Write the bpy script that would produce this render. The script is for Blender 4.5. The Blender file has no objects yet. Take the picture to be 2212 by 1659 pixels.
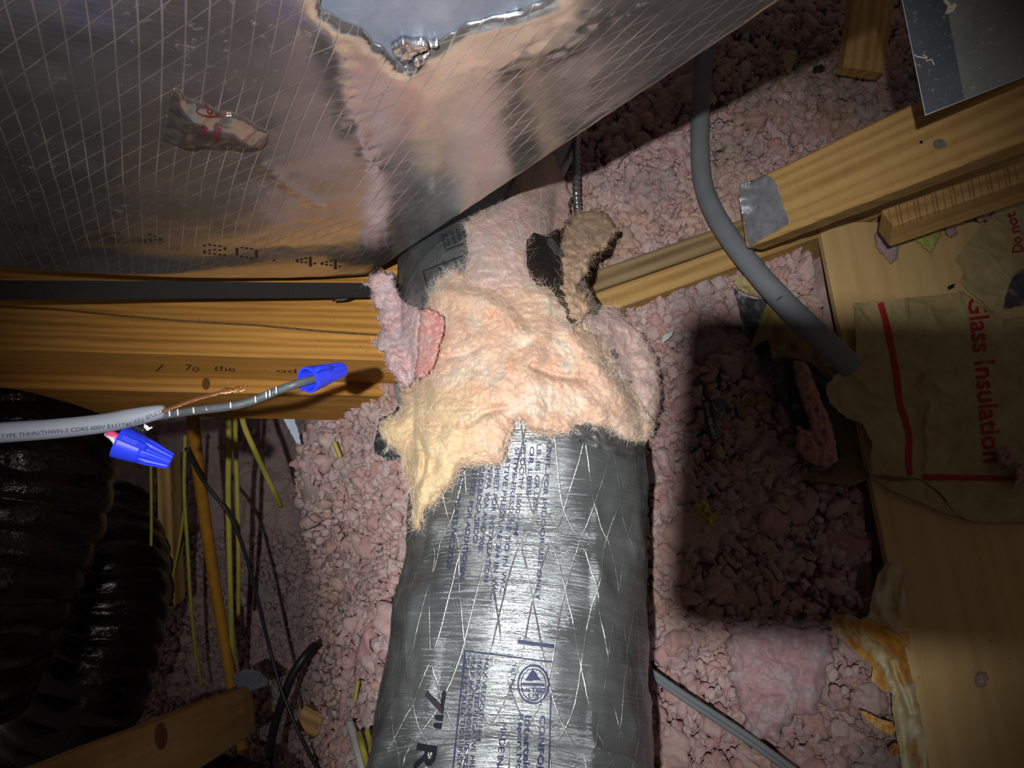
import bpy, math, random
import numpy as np
from mathutils import Vector, Matrix
from mathutils.bvhtree import BVHTree

# ------------------------------------------------------------------ camera, world, lamp, exposure
TH = math.radians(23.0)          # tilt of the view away from straight down
HC = 1.017                       # height of the camera over the loose insulation
FP = 1500.0                      # focal length in pixels of the 2212 wide frame
PW, PH = 2212.0, 1659.0
CT_, ST_ = math.cos(TH), math.sin(TH)
sc = bpy.context.scene
COL = sc.collection
cam_d = bpy.data.cameras.new('camera'); cam = bpy.data.objects.new('camera', cam_d); COL.objects.link(cam)
cam.location = (0, 0, HC); cam.rotation_euler = (TH, 0, 0)
cam_d.sensor_width = 36.0; cam_d.lens = 36.0 * FP / PW; cam_d.clip_start = 0.02; cam_d.clip_end = 50
sc.camera = cam

def C2W(x, y, z):                # camera axes -> world (works on arrays)
    return np.stack([x + 0 * z, y * CT_ - z * ST_ + 0 * x, HC + y * ST_ + z * CT_ + 0 * x], -1)
def W(px, py, Z):                # picture point at a distance along the view axis -> world
    px = np.asarray(px, float); py = np.asarray(py, float); Z = np.asarray(Z, float)
    u = (px - PW / 2) / FP; v = (PH / 2 - py) / FP
    return C2W(u * Z, v * Z, -Z + 0 * u)
def WV(px, py, Z): return Vector(W(px, py, Z).tolist())
def ZF(px, py, z0):              # distance at which the ray meets the level z0
    v = (PH / 2 - np.asarray(py, float)) / FP
    return (HC - z0) / (CT_ - v * ST_)
CDIR = Vector((0, ST_, -CT_)); CUP = Vector((0, CT_, ST_)); CRT = Vector((1, 0, 0))

world = bpy.data.worlds.new('world'); sc.world = world; world.use_nodes = True
world.node_tree.nodes['Background'].inputs[0].default_value = (0.78, 0.62, 0.56, 1)
world.node_tree.nodes['Background'].inputs[1].default_value = 0.075

LD = 0.21                        # the head lamp sits this far behind the phone
lamp_d = bpy.data.lights.new('head_lamp', 'SPOT'); lamp = bpy.data.objects.new('head_lamp', lamp_d); COL.objects.link(lamp)
lamp.location = C2W(np.array(-0.33 * LD), np.array(0.047 * LD), np.array(LD)).tolist()
lamp_d.energy = 62; lamp_d.shadow_soft_size = 0.0065; lamp_d.spot_size = math.radians(71); lamp_d.spot_blend = 1.0
lamp_d.color = (1.0, 0.97, 0.93)
aim = WV(1105, 845, 0.9) - lamp.location
lamp.rotation_euler = aim.to_track_quat('-Z', 'Y').to_euler()
sc.view_settings.view_transform = 'Standard'; sc.view_settings.look = 'None'
sc.view_settings.exposure = 0.0; sc.view_settings.gamma = 1.0; sc.view_settings.use_curve_mapping = False
sc.cycles.max_bounces = 6; sc.cycles.diffuse_bounces = 4; sc.cycles.glossy_bounces = 4; sc.cycles.caustics_reflective = False
sc.cycles.sample_clamp_indirect = 4.0

# ------------------------------------------------------------------ noise
def _hash(ix, iy, seed):
    h = (ix.astype(np.int64) * 374761393 + iy.astype(np.int64) * 668265263 + seed * 974711) & 0xffffffff
    h = ((h ^ (h >> 13)) * 1274126177) & 0xffffffff
    return ((h ^ (h >> 16)) & 0xffffff) / float(0xffffff)
def pn(x, y, seed=0):            # gradient noise about -0.7..0.7
    x = np.asarray(x, float); y = np.asarray(y, float)
    ix = np.floor(x); iy = np.floor(y); fx = x - ix; fy = y - iy
    sx = fx * fx * fx * (fx * (fx * 6 - 15) + 10); sy = fy * fy * fy * (fy * (fy * 6 - 15) + 10)
    def g(ax, ay, dx, dy):
        a = _hash(ax, ay, seed) * 2 * math.pi
        return np.cos(a) * dx + np.sin(a) * dy
    n00 = g(ix, iy, fx, fy); n10 = g(ix + 1, iy, fx - 1, fy)
    n01 = g(ix, iy + 1, fx, fy - 1); n11 = g(ix + 1, iy + 1, fx - 1, fy - 1)
    a = n00 + sx * (n10 - n00); b = n01 + sx * (n11 - n01)
    return a + sy * (b - a)
def fbm(x, y, oct=4, seed=0, gain=0.5):
    s = 0; a = 1.0; f = 1.0
    for k in range(oct):
        s = s + a * pn(x * f, y * f, seed + 17 * k); a *= gain; f *= 2.03
    return s
def ridged(x, y, oct=3, seed=0):
    s = 0; a = 1.0; f = 1.0
    for k in range(oct):
        s = s + a * (1 - 2.2 * np.abs(pn(x * f, y * f, seed + 31 * k))); a *= 0.5; f *= 2.1
    return s
def blobs(x, y, cell, seed=0, rr=0.85, off=0.5):
    """rounded overlapping clumps: height and an id number for colour"""
    X = x / cell; Y = y / cell
    ix = np.floor(X); iy = np.floor(Y)
    best = np.full(X.shape, -9.0); ident = np.zeros(X.shape)
    for dx in (-1, 0, 1):
        for dy in (-1, 0, 1):
            ax = ix + dx; ay = iy + dy
            cx = ax + _hash(ax, ay, seed); cy = ay + _hash(ax, ay, seed + 5)
            r = rr * (0.6 + 0.7 * _hash(ax, ay, seed + 9)); k = 0.55 + 0.9 * _hash(ax, ay, seed + 11)
            an = _hash(ax, ay, seed + 13) * 6.28
            ex = (X - cx) * np.cos(an) + (Y - cy) * np.sin(an); ey = -(X - cx) * np.sin(an) + (Y - cy) * np.cos(an)
            d2 = (ex * ex * k + ey * ey / k) / (r * r)
            h = r * (np.sqrt(np.clip(1 - d2, 0, 1)) - 0.35 * np.sqrt(np.clip(d2 - 1, 0, None))) + off * _hash(ax, ay, seed + 7)
            m = h > best
            best = np.where(m, h, best); ident = np.where(m, _hash(ax, ay, seed + 3), ident)
    return best * cell, ident
def sstep(a, b, x):
    t = np.clip((x - a) / (b - a), 0, 1); return t * t * (3 - 2 * t)

# ------------------------------------------------------------------ materials
def lin(r, g, b):
    f = lambda c: ((c / 255 + 0.055) / 1.055) ** 2.4 if c > 10.3 else c / 255 / 12.92
    return (f(r), f(g), f(b), 1.0)
def new_mat(name, rough=0.6, metal=0.0, col=None, spec=0.4):
    m = bpy.data.materials.new(name); m.use_nodes = True
    nt = m.node_tree; b = nt.nodes['Principled BSDF']
    b.inputs['Roughness'].default_value = rough; b.inputs['Metallic'].default_value = metal
    b.inputs['Specular IOR Level'].default_value = spec
    if col: b.inputs['Base Color'].default_value = col
    return m, nt, b
def setin(nt, sock, val):
    if isinstance(val, bpy.types.NodeSocket): nt.links.new(val, sock)
    elif isinstance(val, (tuple, list)) and len(val) == 3 and sock.type == 'RGBA': sock.default_value = (*val, 1)
    else: sock.default_value = val
def nd(nt, typ, ins=None, **props):
    n = nt.nodes.new(typ)
    for k, v in props.items(): setattr(n, k, v)
    for k, v in (ins or {}).items(): setin(nt, n.inputs[k], v)
    return n
def coords(nt, kind='Object', scale=(1, 1, 1), rot=(0, 0, 0), loc=(0, 0, 0)):
    t = nd(nt, 'ShaderNodeTexCoord')
    return nd(nt, 'ShaderNodeMapping', {'Vector': t.outputs[kind], 'Scale': scale, 'Rotation': rot, 'Location': loc}).outputs[0]
def noise(nt, vec, scale, detail=4, rough=0.55, dist=0.0):
    return nd(nt, 'ShaderNodeTexNoise', {'Vector': vec, 'Scale': scale, 'Detail': detail, 'Roughness': rough, 'Distortion': dist}).outputs['Fac']
def ramp(nt, fac, stops):
    n = nd(nt, 'ShaderNodeValToRGB', {'Fac': fac}); e = n.color_ramp.elements
    while len(e) < len(stops): e.new(0.5)
    for q, (p, c) in zip(e, stops):
        q.position = p; q.color = c if isinstance(c, (tuple, list)) else (c, c, c, 1)
    return n.outputs['Color']
def mixc(nt, fac, a, b, blend='MIX'):
    n = nd(nt, 'ShaderNodeMix', data_type='RGBA', blend_type=blend)
    setin(nt, n.inputs[0], fac); setin(nt, n.inputs[6], a); setin(nt, n.inputs[7], b)
    return n.outputs[2]
def math_(nt, op, a, b=None, c=None):
    n = nd(nt, 'ShaderNodeMath', operation=op)
    for i, v in enumerate((a, b, c)):
        if v is not None: setin(nt, n.inputs[i], v)
    return n.outputs[0]
def bump(nt, h, strength, dist, normal=None):
    n = nd(nt, 'ShaderNodeBump', {'Height': h, 'Strength': strength, 'Distance': dist})
    if normal is not None: nt.links.new(normal, n.inputs['Normal'])
    return n.outputs[0]
def lines(nt, vec, ang, spacing, width, warp=None):
    """mask of thin parallel lines on the xy plane of vec"""
    s = nd(nt, 'ShaderNodeSeparateXYZ', {0: vec})
    a = math_(nt, 'ADD', math_(nt, 'MULTIPLY', s.outputs[0], -math.sin(ang) / spacing), math_(nt, 'MULTIPLY', s.outputs[1], math.cos(ang) / spacing))
    if warp is not None: a = math_(nt, 'ADD', a, warp)
    f = math_(nt, 'ABSOLUTE', math_(nt, 'SUBTRACT', math_(nt, 'FRACT', a), 0.5))
    return nd(nt, 'ShaderNodeMapRange', {0: f, 1: 0.0, 2: width / spacing, 3: 1.0, 4: 0.0}).outputs[0]

def m_wood(name, c0, c1, c2, sc_=1.0, rings=0.5, rough=0.65, stain=0.35):
    m, nt, b = new_mat(name, rough, spec=0.25)
    v = coords(nt, scale=(1.2 * sc_, 22 * sc_, 22 * sc_))
    big = noise(nt, coords(nt, scale=(0.8, 5, 5)), 1.3 * sc_, 3)
    g = noise(nt, v, 2.2, 6, 0.65, 0.8)
    wv = nd(nt, 'ShaderNodeTexWave', {'Vector': coords(nt, scale=(0.35 * sc_, 6 * sc_, 6 * sc_)), 'Scale': 3.2, 'Distortion': 5.5, 'Detail': 3, 'Detail Scale': 0.9}, wave_type='BANDS', bands_direction='Y').outputs['Fac']
    f = math_(nt, 'ADD', math_(nt, 'MULTIPLY', g, 1 - rings), math_(nt, 'MULTIPLY', wv, rings))
    c = ramp(nt, f, [(0.18, c0), (0.5, c1), (0.8, c2)])
    c = mixc(nt, math_(nt, 'MULTIPLY', ramp(nt, big, [(0.45, 0), (0.75, 1)]), stain), c, c0)
    sp = ramp(nt, noise(nt, coords(nt), 130, 2), [(0.70, 0), (0.76, 1)])
    c = mixc(nt, math_(nt, 'MULTIPLY', sp, 0.6), c, lin(70, 55, 35))
    nt.links.new(c, b.inputs['Base Color'])
    nt.links.new(bump(nt, f, 0.35, 0.0015), b.inputs['Normal'])
    return m
def m_wool(name, fib=420, strength=0.6, bd=0.004):
    m, nt, b = new_mat(name, 0.95, spec=0.08)
    at = nd(nt, 'ShaderNodeAttribute', attribute_name='Col').outputs['Color']
    v = coords(nt)
    n1 = noise(nt, v, 55, 5, 0.7, 1.2); n2 = noise(nt, v, fib, 4, 0.7, 2.5)
    c = mixc(nt, 1.0, at, ramp(nt, n1, [(0.3, (0.86, 0.83, 0.82, 1)), (0.7, (1.06, 1.05, 1.05, 1))]), 'MULTIPLY')
    nt.links.new(c, b.inputs['Base Color'])
    b.inputs['Sheen Weight'].default_value = 0.2; b.inputs['Sheen Roughness'].default_value = 0.6
    if strength > 0:
        b.inputs['Subsurface Weight'].default_value = 0.3; b.inputs['Subsurface Scale'].default_value = 0.003
        b.inputs['Subsurface Radius'].default_value = (1.0, 0.7, 0.6)
    n3 = noise(nt, v, fib * 3.2, 2, 0.6, 1.0)
    h = math_(nt, 'ADD', math_(nt, 'ADD', n1, math_(nt, 'MULTIPLY', n2, 0.40)), math_(nt, 'MULTIPLY', n3, 0.14))
    nt.links.new(bump(nt, h, strength, bd), b.inputs['Normal'])
    return m
def m_plain(name, col, rough=0.5, metal=0.0, var=0.12, scale=40, bumpd=0.0005, spec=0.4):
    m, nt, b = new_mat(name, rough, metal, spec=spec)
    n = noise(nt, coords(nt), scale, 4)
    c = mixc(nt, ramp(nt, n, [(0.3, 0), (0.7, 1)]), tuple(min(1, q * (1 - var)) for q in col[:3]) + (1,), tuple(min(1, q * (1 + var)) for q in col[:3]) + (1,))
    nt.links.new(c, b.inputs['Base Color'])
    nt.links.new(bump(nt, n, 0.4, bumpd), b.inputs['Normal'])
    return m
def m_kraft(name, c0, c1, wr=0.5):
    m, nt, b = new_mat(name, 0.75, spec=0.25)
    v = coords(nt)
    n = noise(nt, v, 28, 5, 0.65, 0.6); n2 = noise(nt, v, 320, 3)
    c = ramp(nt, n, [(0.25, c0), (0.7, c1)])
    c = mixc(nt, math_(nt, 'MULTIPLY', n2, 0.25), c, c0)
    nt.links.new(c, b.inputs['Base Color'])
    cr = nd(nt, 'ShaderNodeTexVoronoi', {'Vector': v, 'Scale': 14.0}, feature='DISTANCE_TO_EDGE').outputs[0]
    h = math_(nt, 'ADD', math_(nt, 'MULTIPLY', n, 0.6), ramp(nt, cr, [(0.0, 1), (0.08, 0)]))
    nt.links.new(bump(nt, h, wr, 0.002), b.inputs['Normal'])
    return m

# ------------------------------------------------------------------ mesh tools
def tag(o, label=None, cat=None, group=None, kind=None):
    if label: o['label'] = label
    if cat: o['category'] = cat
    if group: o['group'] = group
    if kind: o['kind'] = kind
    return o
def empty(name, loc, label, cat, group=None):
    o = bpy.data.objects.new(name, None); COL.objects.link(o); o.location = loc; o.empty_display_size = 0.02
    return tag(o, label, cat, group)
def mk(name, v, f, mat, parent=None, smooth=True, col=None, origin=None, mats=None, basis=None):
    """v: Nx3 world points; f: list of faces or Mx4 / Mx3 array. Origin at the lowest middle unless given."""
    v = np.asarray(v, float).reshape(-1, 3)
    if origin is None:
        origin = np.array([v[:, 0].mean(), v[:, 1].mean(), v[:, 2].min()]) if len(v) else np.zeros(3)
    B = np.eye(3) if basis is None else np.asarray(basis, float)     # columns: local axes in world
    lv = (v - np.asarray(origin)) @ B
    me = bpy.data.meshes.new(name)
    if isinstance(f, np.ndarray):
        k = f.shape[1]
        me.vertices.add(len(lv)); me.vertices.foreach_set('co', lv.astype(np.float32).ravel())
        me.loops.add(f.size); me.loops.foreach_set('vertex_index', f.astype(np.int32).ravel())
        me.polygons.add(len(f)); me.polygons.foreach_set('loop_start', np.arange(0, f.size, k, dtype=np.int32))
        me.update(calc_edges=True)
    else:
        me.from_pydata(lv.tolist(), [], [list(map(int, q)) for q in f])
    me.validate()
    me.polygons.foreach_set('use_smooth', np.full(len(me.polygons), smooth))
    if col is not None and len(me.vertices) == len(v):
        c = np.ones((len(v), 4), np.float32); c[:, :3] = np.asarray(col)[:, :3]
        a = me.color_attributes.new('Col', 'FLOAT_COLOR', 'POINT'); a.data.foreach_set('color', c.ravel())
    me.materials.append(mat)
    o = bpy.data.objects.new(name, me); COL.objects.link(o)
    M4 = Matrix(((*B[0], origin[0]), (*B[1], origin[1]), (*B[2], origin[2]), (0, 0, 0, 1)))
    if parent is not None:
        o.parent = parent; o.matrix_local = parent_inv(parent) @ M4
    else: o.matrix_world = M4
    o['_w'] = 0; del o['_w']
    WM[o.name] = M4
    return o
WM = {}
def parent_inv(p):
    if p.name in WM: return WM[p.name].inverted()
    return Matrix.Translation(p.location).inverted()
def catmull(P, n):
    P = np.asarray(P, float); m = len(P)
    Q = np.vstack([2 * P[0] - P[1], P, 2 * P[-1] - P[-2]])
    out = []
    seg = np.linspace(0, m - 1, n)
    for s in seg:
        i = min(int(s), m - 2); t = s - i
        p0, p1, p2, p3 = Q[i], Q[i + 1], Q[i + 2], Q[i + 3]
        out.append(0.5 * ((2 * p1) + (-p0 + p2) * t + (2 * p0 - 5 * p1 + 4 * p2 - p3) * t * t + (-p0 + 3 * p1 - 3 * p2 + p3) * t ** 3))
    return np.array(out)
def frames(P, up=None):
    T = np.gradient(P, axis=0); T /= np.linalg.norm(T, axis=1)[:, None] + 1e-12
    a = np.array(up if up is not None else (0.3, 0.2, 1.0)); U = []
    a = a - T[0] * (a @ T[0]); a /= np.linalg.norm(a)
    for t in T:
        a = a - t * (a @ t); a /= np.linalg.norm(a) + 1e-12; U.append(a)
    U = np.array(U); V = np.cross(T, U)
    return T, U, V
def sweep_vf(P, rad, nseg=12, caps=True, prof=None, up=None, flat=None, base=0):
    """sweep of a circle (or of prof: list of (u,v)) along P; rad number or per-ring array"""
    n = len(P); T, U, V = frames(P, up)
    rad = np.broadcast_to(np.asarray(rad, float), (n,))
    if prof is None:
        an = np.linspace(0, 2 * math.pi, nseg, endpoint=False); pr = np.stack([np.cos(an), np.sin(an)], 1)
        if flat: pr = pr * np.array(flat)
    else: pr = np.asarray(prof, float)
    k = len(pr)
    v = (P[:, None, :] + rad[:, None, None] * (pr[None, :, 0, None] * U[:, None, :] + pr[None, :, 1, None] * V[:, None, :])).reshape(-1, 3)
    i = np.arange(n - 1)[:, None]; j = np.arange(k)[None, :]
    a = i * k + j; b_ = i * k + (j + 1) % k
    f = np.stack([a, b_, b_ + k, a + k], -1).reshape(-1, 4)
    fl = f.tolist()
    if caps:
        fl.append(list(range(k))[::-1]); fl.append([(n - 1) * k + q for q in range(k)])
    return v, [[q + base for q in ff] for ff in fl]
def tube(name, pts, rad, mat, parent=None, n=40, nseg=12, **kw):
    P = catmull(pts, n)
    if np.ndim(rad) > 0: rad = np.interp(np.linspace(0, 1, n), np.linspace(0, 1, len(rad)), rad)
    v, f = sweep_vf(P, rad, nseg, **kw)
    return mk(name, v, f, mat, parent)
def box_vf(L, w, h, bev=0.0015, nx=24, seed=0, jit=0.0006):
    """board: x 0..L, y -w/2..w/2, z -h..0, bevelled along its length, slightly uneven"""
    b = bev
    pr = [(-w / 2 + b, 0), (w / 2 - b, 0), (w / 2, -b), (w / 2, -h + b), (w / 2 - b, -h), (-w / 2 + b, -h), (-w / 2, -h + b), (-w / 2, -b)]
    xs = np.concatenate([[0], np.linspace(b, L - b, nx), [L]])
    rs = np.random.RandomState(seed); v = []
    for i, x in enumerate(xs):
        s = b if i in (0, len(xs) - 1) else 0
        for (y, z) in pr:
            yy = y - np.sign(y) * s; zz = -h / 2 + (z + h / 2) * (1 - (2 * s / h))
            v.append((x, yy + rs.uniform(-jit, jit), zz + rs.uniform(-jit, jit)))
    k = 8; f = []
    for i in range(len(xs) - 1):
        for j in range(k): f.append((i * k + j, i * k + (j + 1) % k, (i + 1) * k + (j + 1) % k, (i + 1) * k + j))
    f.append(list(range(k))[::-1]); q = (len(xs) - 1) * k; f.append([q + j for j in range(k)])
    f = [list(reversed(ff)) for ff in f]
    return np.array(v), f
def board(name, A, B, up, w, h, mat, parent=None, seed=0, **kw):
    """board whose top face has the middle line A-B"""
    A = Vector(A); B = Vector(B); x = (B - A); L = x.length; x.normalize()
    z = Vector(up); z = (z - x * z.dot(x)).normalized(); y = z.cross(x)
    v, f = box_vf(L, w, h, seed=seed, **kw)
    Bm = np.array([x, y, z]).T
    wv = v @ Bm.T + np.array(A)
    return mk(name, wv, f, mat, parent, smooth=False, origin=np.array(A), basis=Bm)

def poly_sdf(poly):
    P = np.asarray(poly, float); Q = np.roll(P, -1, 0)
    def s(x, y):
        x = np.asarray(x, float); y = np.asarray(y, float)
        d = np.full(x.shape, 1e18); ins = np.zeros(x.shape, bool)
        for (ax, ay), (bx, by) in zip(P, Q):
            ex, ey = bx - ax, by - ay; wx, wy = x - ax, y - ay
            t = np.clip((wx * ex + wy * ey) / (ex * ex + ey * ey + 1e-18), 0, 1)
            d = np.minimum(d, (wx - ex * t) ** 2 + (wy - ey * t) ** 2)
            c = ((ay > y) != (by > y)) & (x < (bx - ax) * (y - ay) / (by - ay + 1e-18) + ax)
            ins ^= c
        return np.where(ins, -1, 1) * np.sqrt(d)
    return s
def rag(sdf, amp, scale, seed=0, oct=3):
    return lambda x, y: sdf(x, y) + amp * fbm(x / scale, y / scale, oct, seed)
def sheet_vf(sdf, bounds, step, front, back=None):
    """closed sheet inside sdf<0; front(x,y,din) and back(x,y,din) give world points"""
    x0, x1, y0, y1 = bounds
    nx = int((x1 - x0) / step) + 2; ny = int((y1 - y0) / step) + 2
    X, Y = np.meshgrid(x0 + np.arange(nx) * step, y0 + np.arange(ny) * step)
    S = sdf(X, Y); ins = S < 0
    e = step * 0.25
    for _ in range(2):
        S2 = sdf(X, Y); gx = (sdf(X + e, Y) - S2) / e; gy = (sdf(X, Y + e) - S2) / e
        g2 = np.maximum(gx * gx + gy * gy, 0.15)
        mv = ~ins
        dx = np.clip(S2 * gx / g2, -step, step); dy = np.clip(S2 * gy / g2, -step, step)
        X = np.where(mv, X - dx, X); Y = np.where(mv, Y - dy, Y)
    idx = np.arange(nx * ny).reshape(ny, nx)
    c = ins[:-1, :-1] | ins[1:, :-1] | ins[:-1, 1:] | ins[1:, 1:]
    q = np.stack([idx[:-1, :-1][c], idx[1:, :-1][c], idx[1:, 1:][c], idx[:-1, 1:][c]], -1)
    used = np.unique(q); remap = -np.ones(nx * ny, int); remap[used] = np.arange(len(used)); q = remap[q]
    xs = X.ravel()[used]; ys = Y.ravel()[used]
    din = np.maximum(0, -S.ravel()[used])
    vf = front(xs, ys, din); n = len(xs)
    if back is None: return vf, q, xs, ys, din
    vb = back(xs, ys, din)
    E = np.concatenate([q[:, [0, 1]], q[:, [1, 2]], q[:, [2, 3]], q[:, [3, 0]]])
    key = np.sort(E, 1); kk = key[:, 0].astype(np.int64) * (n + 1) + key[:, 1]
    u, inv, cnt = np.unique(kk, return_inverse=True, return_counts=True)
    be = E[cnt[inv] == 1]
    rim = np.stack([be[:, 1], be[:, 0], be[:, 0] + n, be[:, 1] + n], -1)
    f = np.concatenate([q, q[:, ::-1] + n, rim])
    return np.concatenate([vf, vb]), f, np.concatenate([xs, xs]), np.concatenate([ys, ys]), np.concatenate([din, din])
def pbounds(poly, m=6):
    P = np.asarray(poly, float); return (P[:, 0].min() - m, P[:, 0].max() + m, P[:, 1].min() - m, P[:, 1].max() + m)
def px_sheet(name, poly, mat, depth, thick=0.001, step=5, ragamp=2.0, ragscale=14, parent=None, seed=0, colfn=None, smooth=True):
    """thin sheet traced as an outline, standing at its own distance depth(px,py,din)"""
    s = rag(poly_sdf(poly), ragamp, ragscale, seed)
    fr = lambda x, y, d: W(x, y, depth(x, y, d))
    th = thick if callable(thick) else (lambda x, y, d: thick)
    bk = lambda x, y, d: W(x, y, depth(x, y, d) + th(x, y, d))
    v, f, xs, ys, din = sheet_vf(s, pbounds(poly, 10), step, fr, bk)
    col = colfn(xs, ys, din) if colfn else None
    return mk(name, v, f, mat, parent, smooth, col)

def fibres(name, P, N, mat, parent, length=0.012, width=0.00018, seed=0, colour=(0.8, 0.75, 0.7), lie=0.6, curl=0.6):
    """thin curved glass fibres growing from points P with normals N, one joined mesh"""
    rs = np.random.RandomState(seed); n = len(P); K = 5
    R = rs.normal(size=(n, 3)); R -= N * (R * N).sum(1)[:, None]; R /= np.linalg.norm(R, axis=1)[:, None] + 1e-9
    D = N * (1 - lie) + R * lie; D /= np.linalg.norm(D, axis=1)[:, None]
    B = np.cross(D, rs.normal(size=(n, 3))); B /= np.linalg.norm(B, axis=1)[:, None] + 1e-9
    L = length * rs.uniform(0.4, 1.4, n); cu = curl * rs.uniform(-1, 1, n)
    S = np.cross(D, B)
    v = []
    for k in range(K):
        t = k / (K - 1)
        c = P + D * (L * np.sin(t * (0.5 + np.abs(cu))) / (0.5 + np.abs(cu)))[:, None] + B * (L * cu * t * t * 0.8)[:, None]
        w = width * (1 - 0.75 * t)
        v.append(c + S * w); v.append(c - S * w)
    v = np.stack(v, 1).reshape(-1, 3)
    b = np.arange(n)[:, None] * (2 * K)
    f = np.concatenate([b + np.array([[2 * k, 2 * k + 1, 2 * k + 3, 2 * k + 2]]) for k in range(K - 1)])
    col = np.tile(np.asarray(colour), (len(v), 1)) * np.repeat(rs.uniform(0.85, 1.15, n), 2 * K)[:, None]
    o = mk(name, v, f, mat, parent, True, col)
    o['kind'] = 'stuff'
    return o
def world_mesh(o):
    me = o.data; n = len(me.vertices); co = np.empty(n * 3, np.float32); me.vertices.foreach_get('co', co)
    no = np.empty(n * 3, np.float32); me.vertices.foreach_get('normal', no)
    M = np.array(WM[o.name]); R = M[:3, :3]
    return co.reshape(-1, 3) @ R.T + M[:3, 3], no.reshape(-1, 3) @ R.T
def bvh(*objs):
    vv = []; ff = []
    for o in objs:
        v, _ = world_mesh(o); b = len(vv); vv += v.tolist()
        ff += [[i + b for i in p.vertices] for p in o.data.polygons]
    return BVHTree.FromPolygons(vv, ff)
CAMP = Vector((0, 0, HC))
def hit(tree, px, py, lift=0.0008, fallback=1.0):
    d = (WV(px, py, 1.0) - CAMP).normalized()
    r = tree.ray_cast(CAMP, d)
    if r[0] is None: return None
    return r[0] - d * lift
def print_on(name, polys, tree, mat, parent, lift=0.0008):
    """flat ink laid onto a surface: every entry of polys (points px, faces) becomes a part of its own"""
    for pts, faces in polys:
        w = [hit(tree, x, y, lift) for x, y in pts]
        F = [f for f in faces if all(w[i] is not None for i in f)]
        if F:
            us = sorted({i for f in F for i in f}); ix = {q: n for n, q in enumerate(us)}
            mk(name, np.array([list(w[q]) for q in us]), [[ix[i] for i in f] for f in F], mat, parent, smooth=False)
def merge(polys):
    P = []; F = []
    for p, f in polys:
        n = len(P); P += list(p); F += [[i + n for i in q] for q in f]
    return (P, F)
_txt = {}
def text_vf(s, bold=0.0):
    key = (s, bold)
    if key not in _txt:
        cu = bpy.data.curves.new('t', 'FONT'); cu.body = s; cu.size = 1.0; cu.offset = bold; cu.resolution_u = 3
        ob = bpy.data.objects.new('t', cu); me = ob.to_mesh()
        v = np.array([q.co[:2] for q in me.vertices]); f = [list(p.vertices) for p in me.polygons]
        ob.to_mesh_clear(); bpy.data.objects.remove(ob); bpy.data.curves.remove(cu)
        _txt[key] = (v, f)
    return _txt[key]
def text_px(s, p0, p1, height, bold=0.0):
    """lettering from p0 to p1 (px), letters standing to the left hand of the reading direction"""
    v, f = text_vf(s, bold); p0 = np.array(p0, float); p1 = np.array(p1, float)
    w = v[:, 0].max(); d = (p1 - p0) / w; L = np.linalg.norm(p1 - p0); u = np.array([(p1 - p0)[1], -(p1 - p0)[0]]) / L
    pts = p0 + v[:, :1] * d + v[:, 1:2] * (height / 0.72) * u
    return (pts.tolist(), f)
def ring_px(cx, cy, rx, ry, w, n=40):
    p = []; f = []
    for i in range(n):
        a = 2 * math.pi * i / n
        p.append((cx + rx * math.cos(a), cy + ry * math.sin(a))); p.append((cx + (rx - w) * math.cos(a), cy + (ry - w) * math.sin(a)))
    for i in range(n):
        j = (i + 1) % n; f.append([2 * i, 2 * j, 2 * j + 1, 2 * i + 1])
    return (p, f)
def line_px(pts, w):
    pts = np.array(pts, float); t = np.gradient(pts, axis=0); t /= np.linalg.norm(t, axis=1)[:, None]
    nn = np.stack([-t[:, 1], t[:, 0]], 1) * w / 2
    p = np.concatenate([pts + nn, pts - nn]).tolist(); m = len(pts)
    return (p, [[i, i + 1, i + 1 + m, i + m] for i in range(m - 1)])
def dline(a, b, w, n=8):
    return line_px(np.linspace(np.array(a, float), np.array(b, float), n), w)

# ------------------------------------------------------------------ materials of the place
WOOL = m_wool('pink_glass_wool', 420, 1.0, 0.005)
WOOLF = m_wool('soft_glass_wool', 650, 1.0, 0.0045)
FIB = m_wool('glass_fibre', 300, 0.0, 0.0001)
PINE = m_wood('pine', lin(118, 78, 32), lin(176, 126, 58), lin(204, 154, 80), 1.3, 0.22, stain=0.3)
PINE_DULL = m_wood('pine_dull', lin(122, 92, 50), lin(168, 134, 82), lin(190, 158, 104), 1.0, 0.3)
PINE_TAN = m_wood('pine_tan', lin(142, 108, 60), lin(176, 142, 88), lin(190, 158, 104), 1.0, 0.25, stain=0.2)
PINE_GREY = m_wood('pine_grey', lin(92, 74, 52), lin(140, 118, 84), lin(160, 140, 105), 1.0, 0.3)
PLY = m_wood('plywood', lin(170, 142, 92), lin(196, 168, 116), lin(206, 180, 130), 0.5, 0.12, stain=0.3)
KRAFT = m_kraft('kraft_paper', lin(140, 126, 86), lin(176, 162, 118), 0.8)
KRAFT_D = m_kraft('kraft_back', lin(104, 90, 52), lin(140, 122, 76))
BLACKP = m_plain('black_plastic', lin(26, 26, 28), 0.45, var=0.3)
BLACKW = m_plain('black_webbing', lin(24, 23, 24), 0.85, var=0.4, scale=600, bumpd=0.001)
GREYC = m_plain('grey_cable_jacket', lin(128, 134, 146), 0.5, var=0.06, scale=30)
LIQT = m_plain('grey_conduit', lin(112, 118, 124), 0.55, var=0.1, scale=25)
DKWIRE = m_plain('dark_wire', lin(74, 78, 82), 0.45, var=0.25, scale=120)
COPPER = m_plain('copper', lin(196, 140, 100), 0.35, 0.85, var=0.2, scale=200)
BLUE = m_plain('blue_plastic', lin(40, 62, 232), 0.4, var=0.05, scale=200, bumpd=0.0001)
YEL = m_plain('yellow_wire', lin(158, 150, 66), 0.5, var=0.1)
BROWNP = m_plain('ochre_pipe', lin(150, 105, 32), 0.45, var=0.15)
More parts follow.
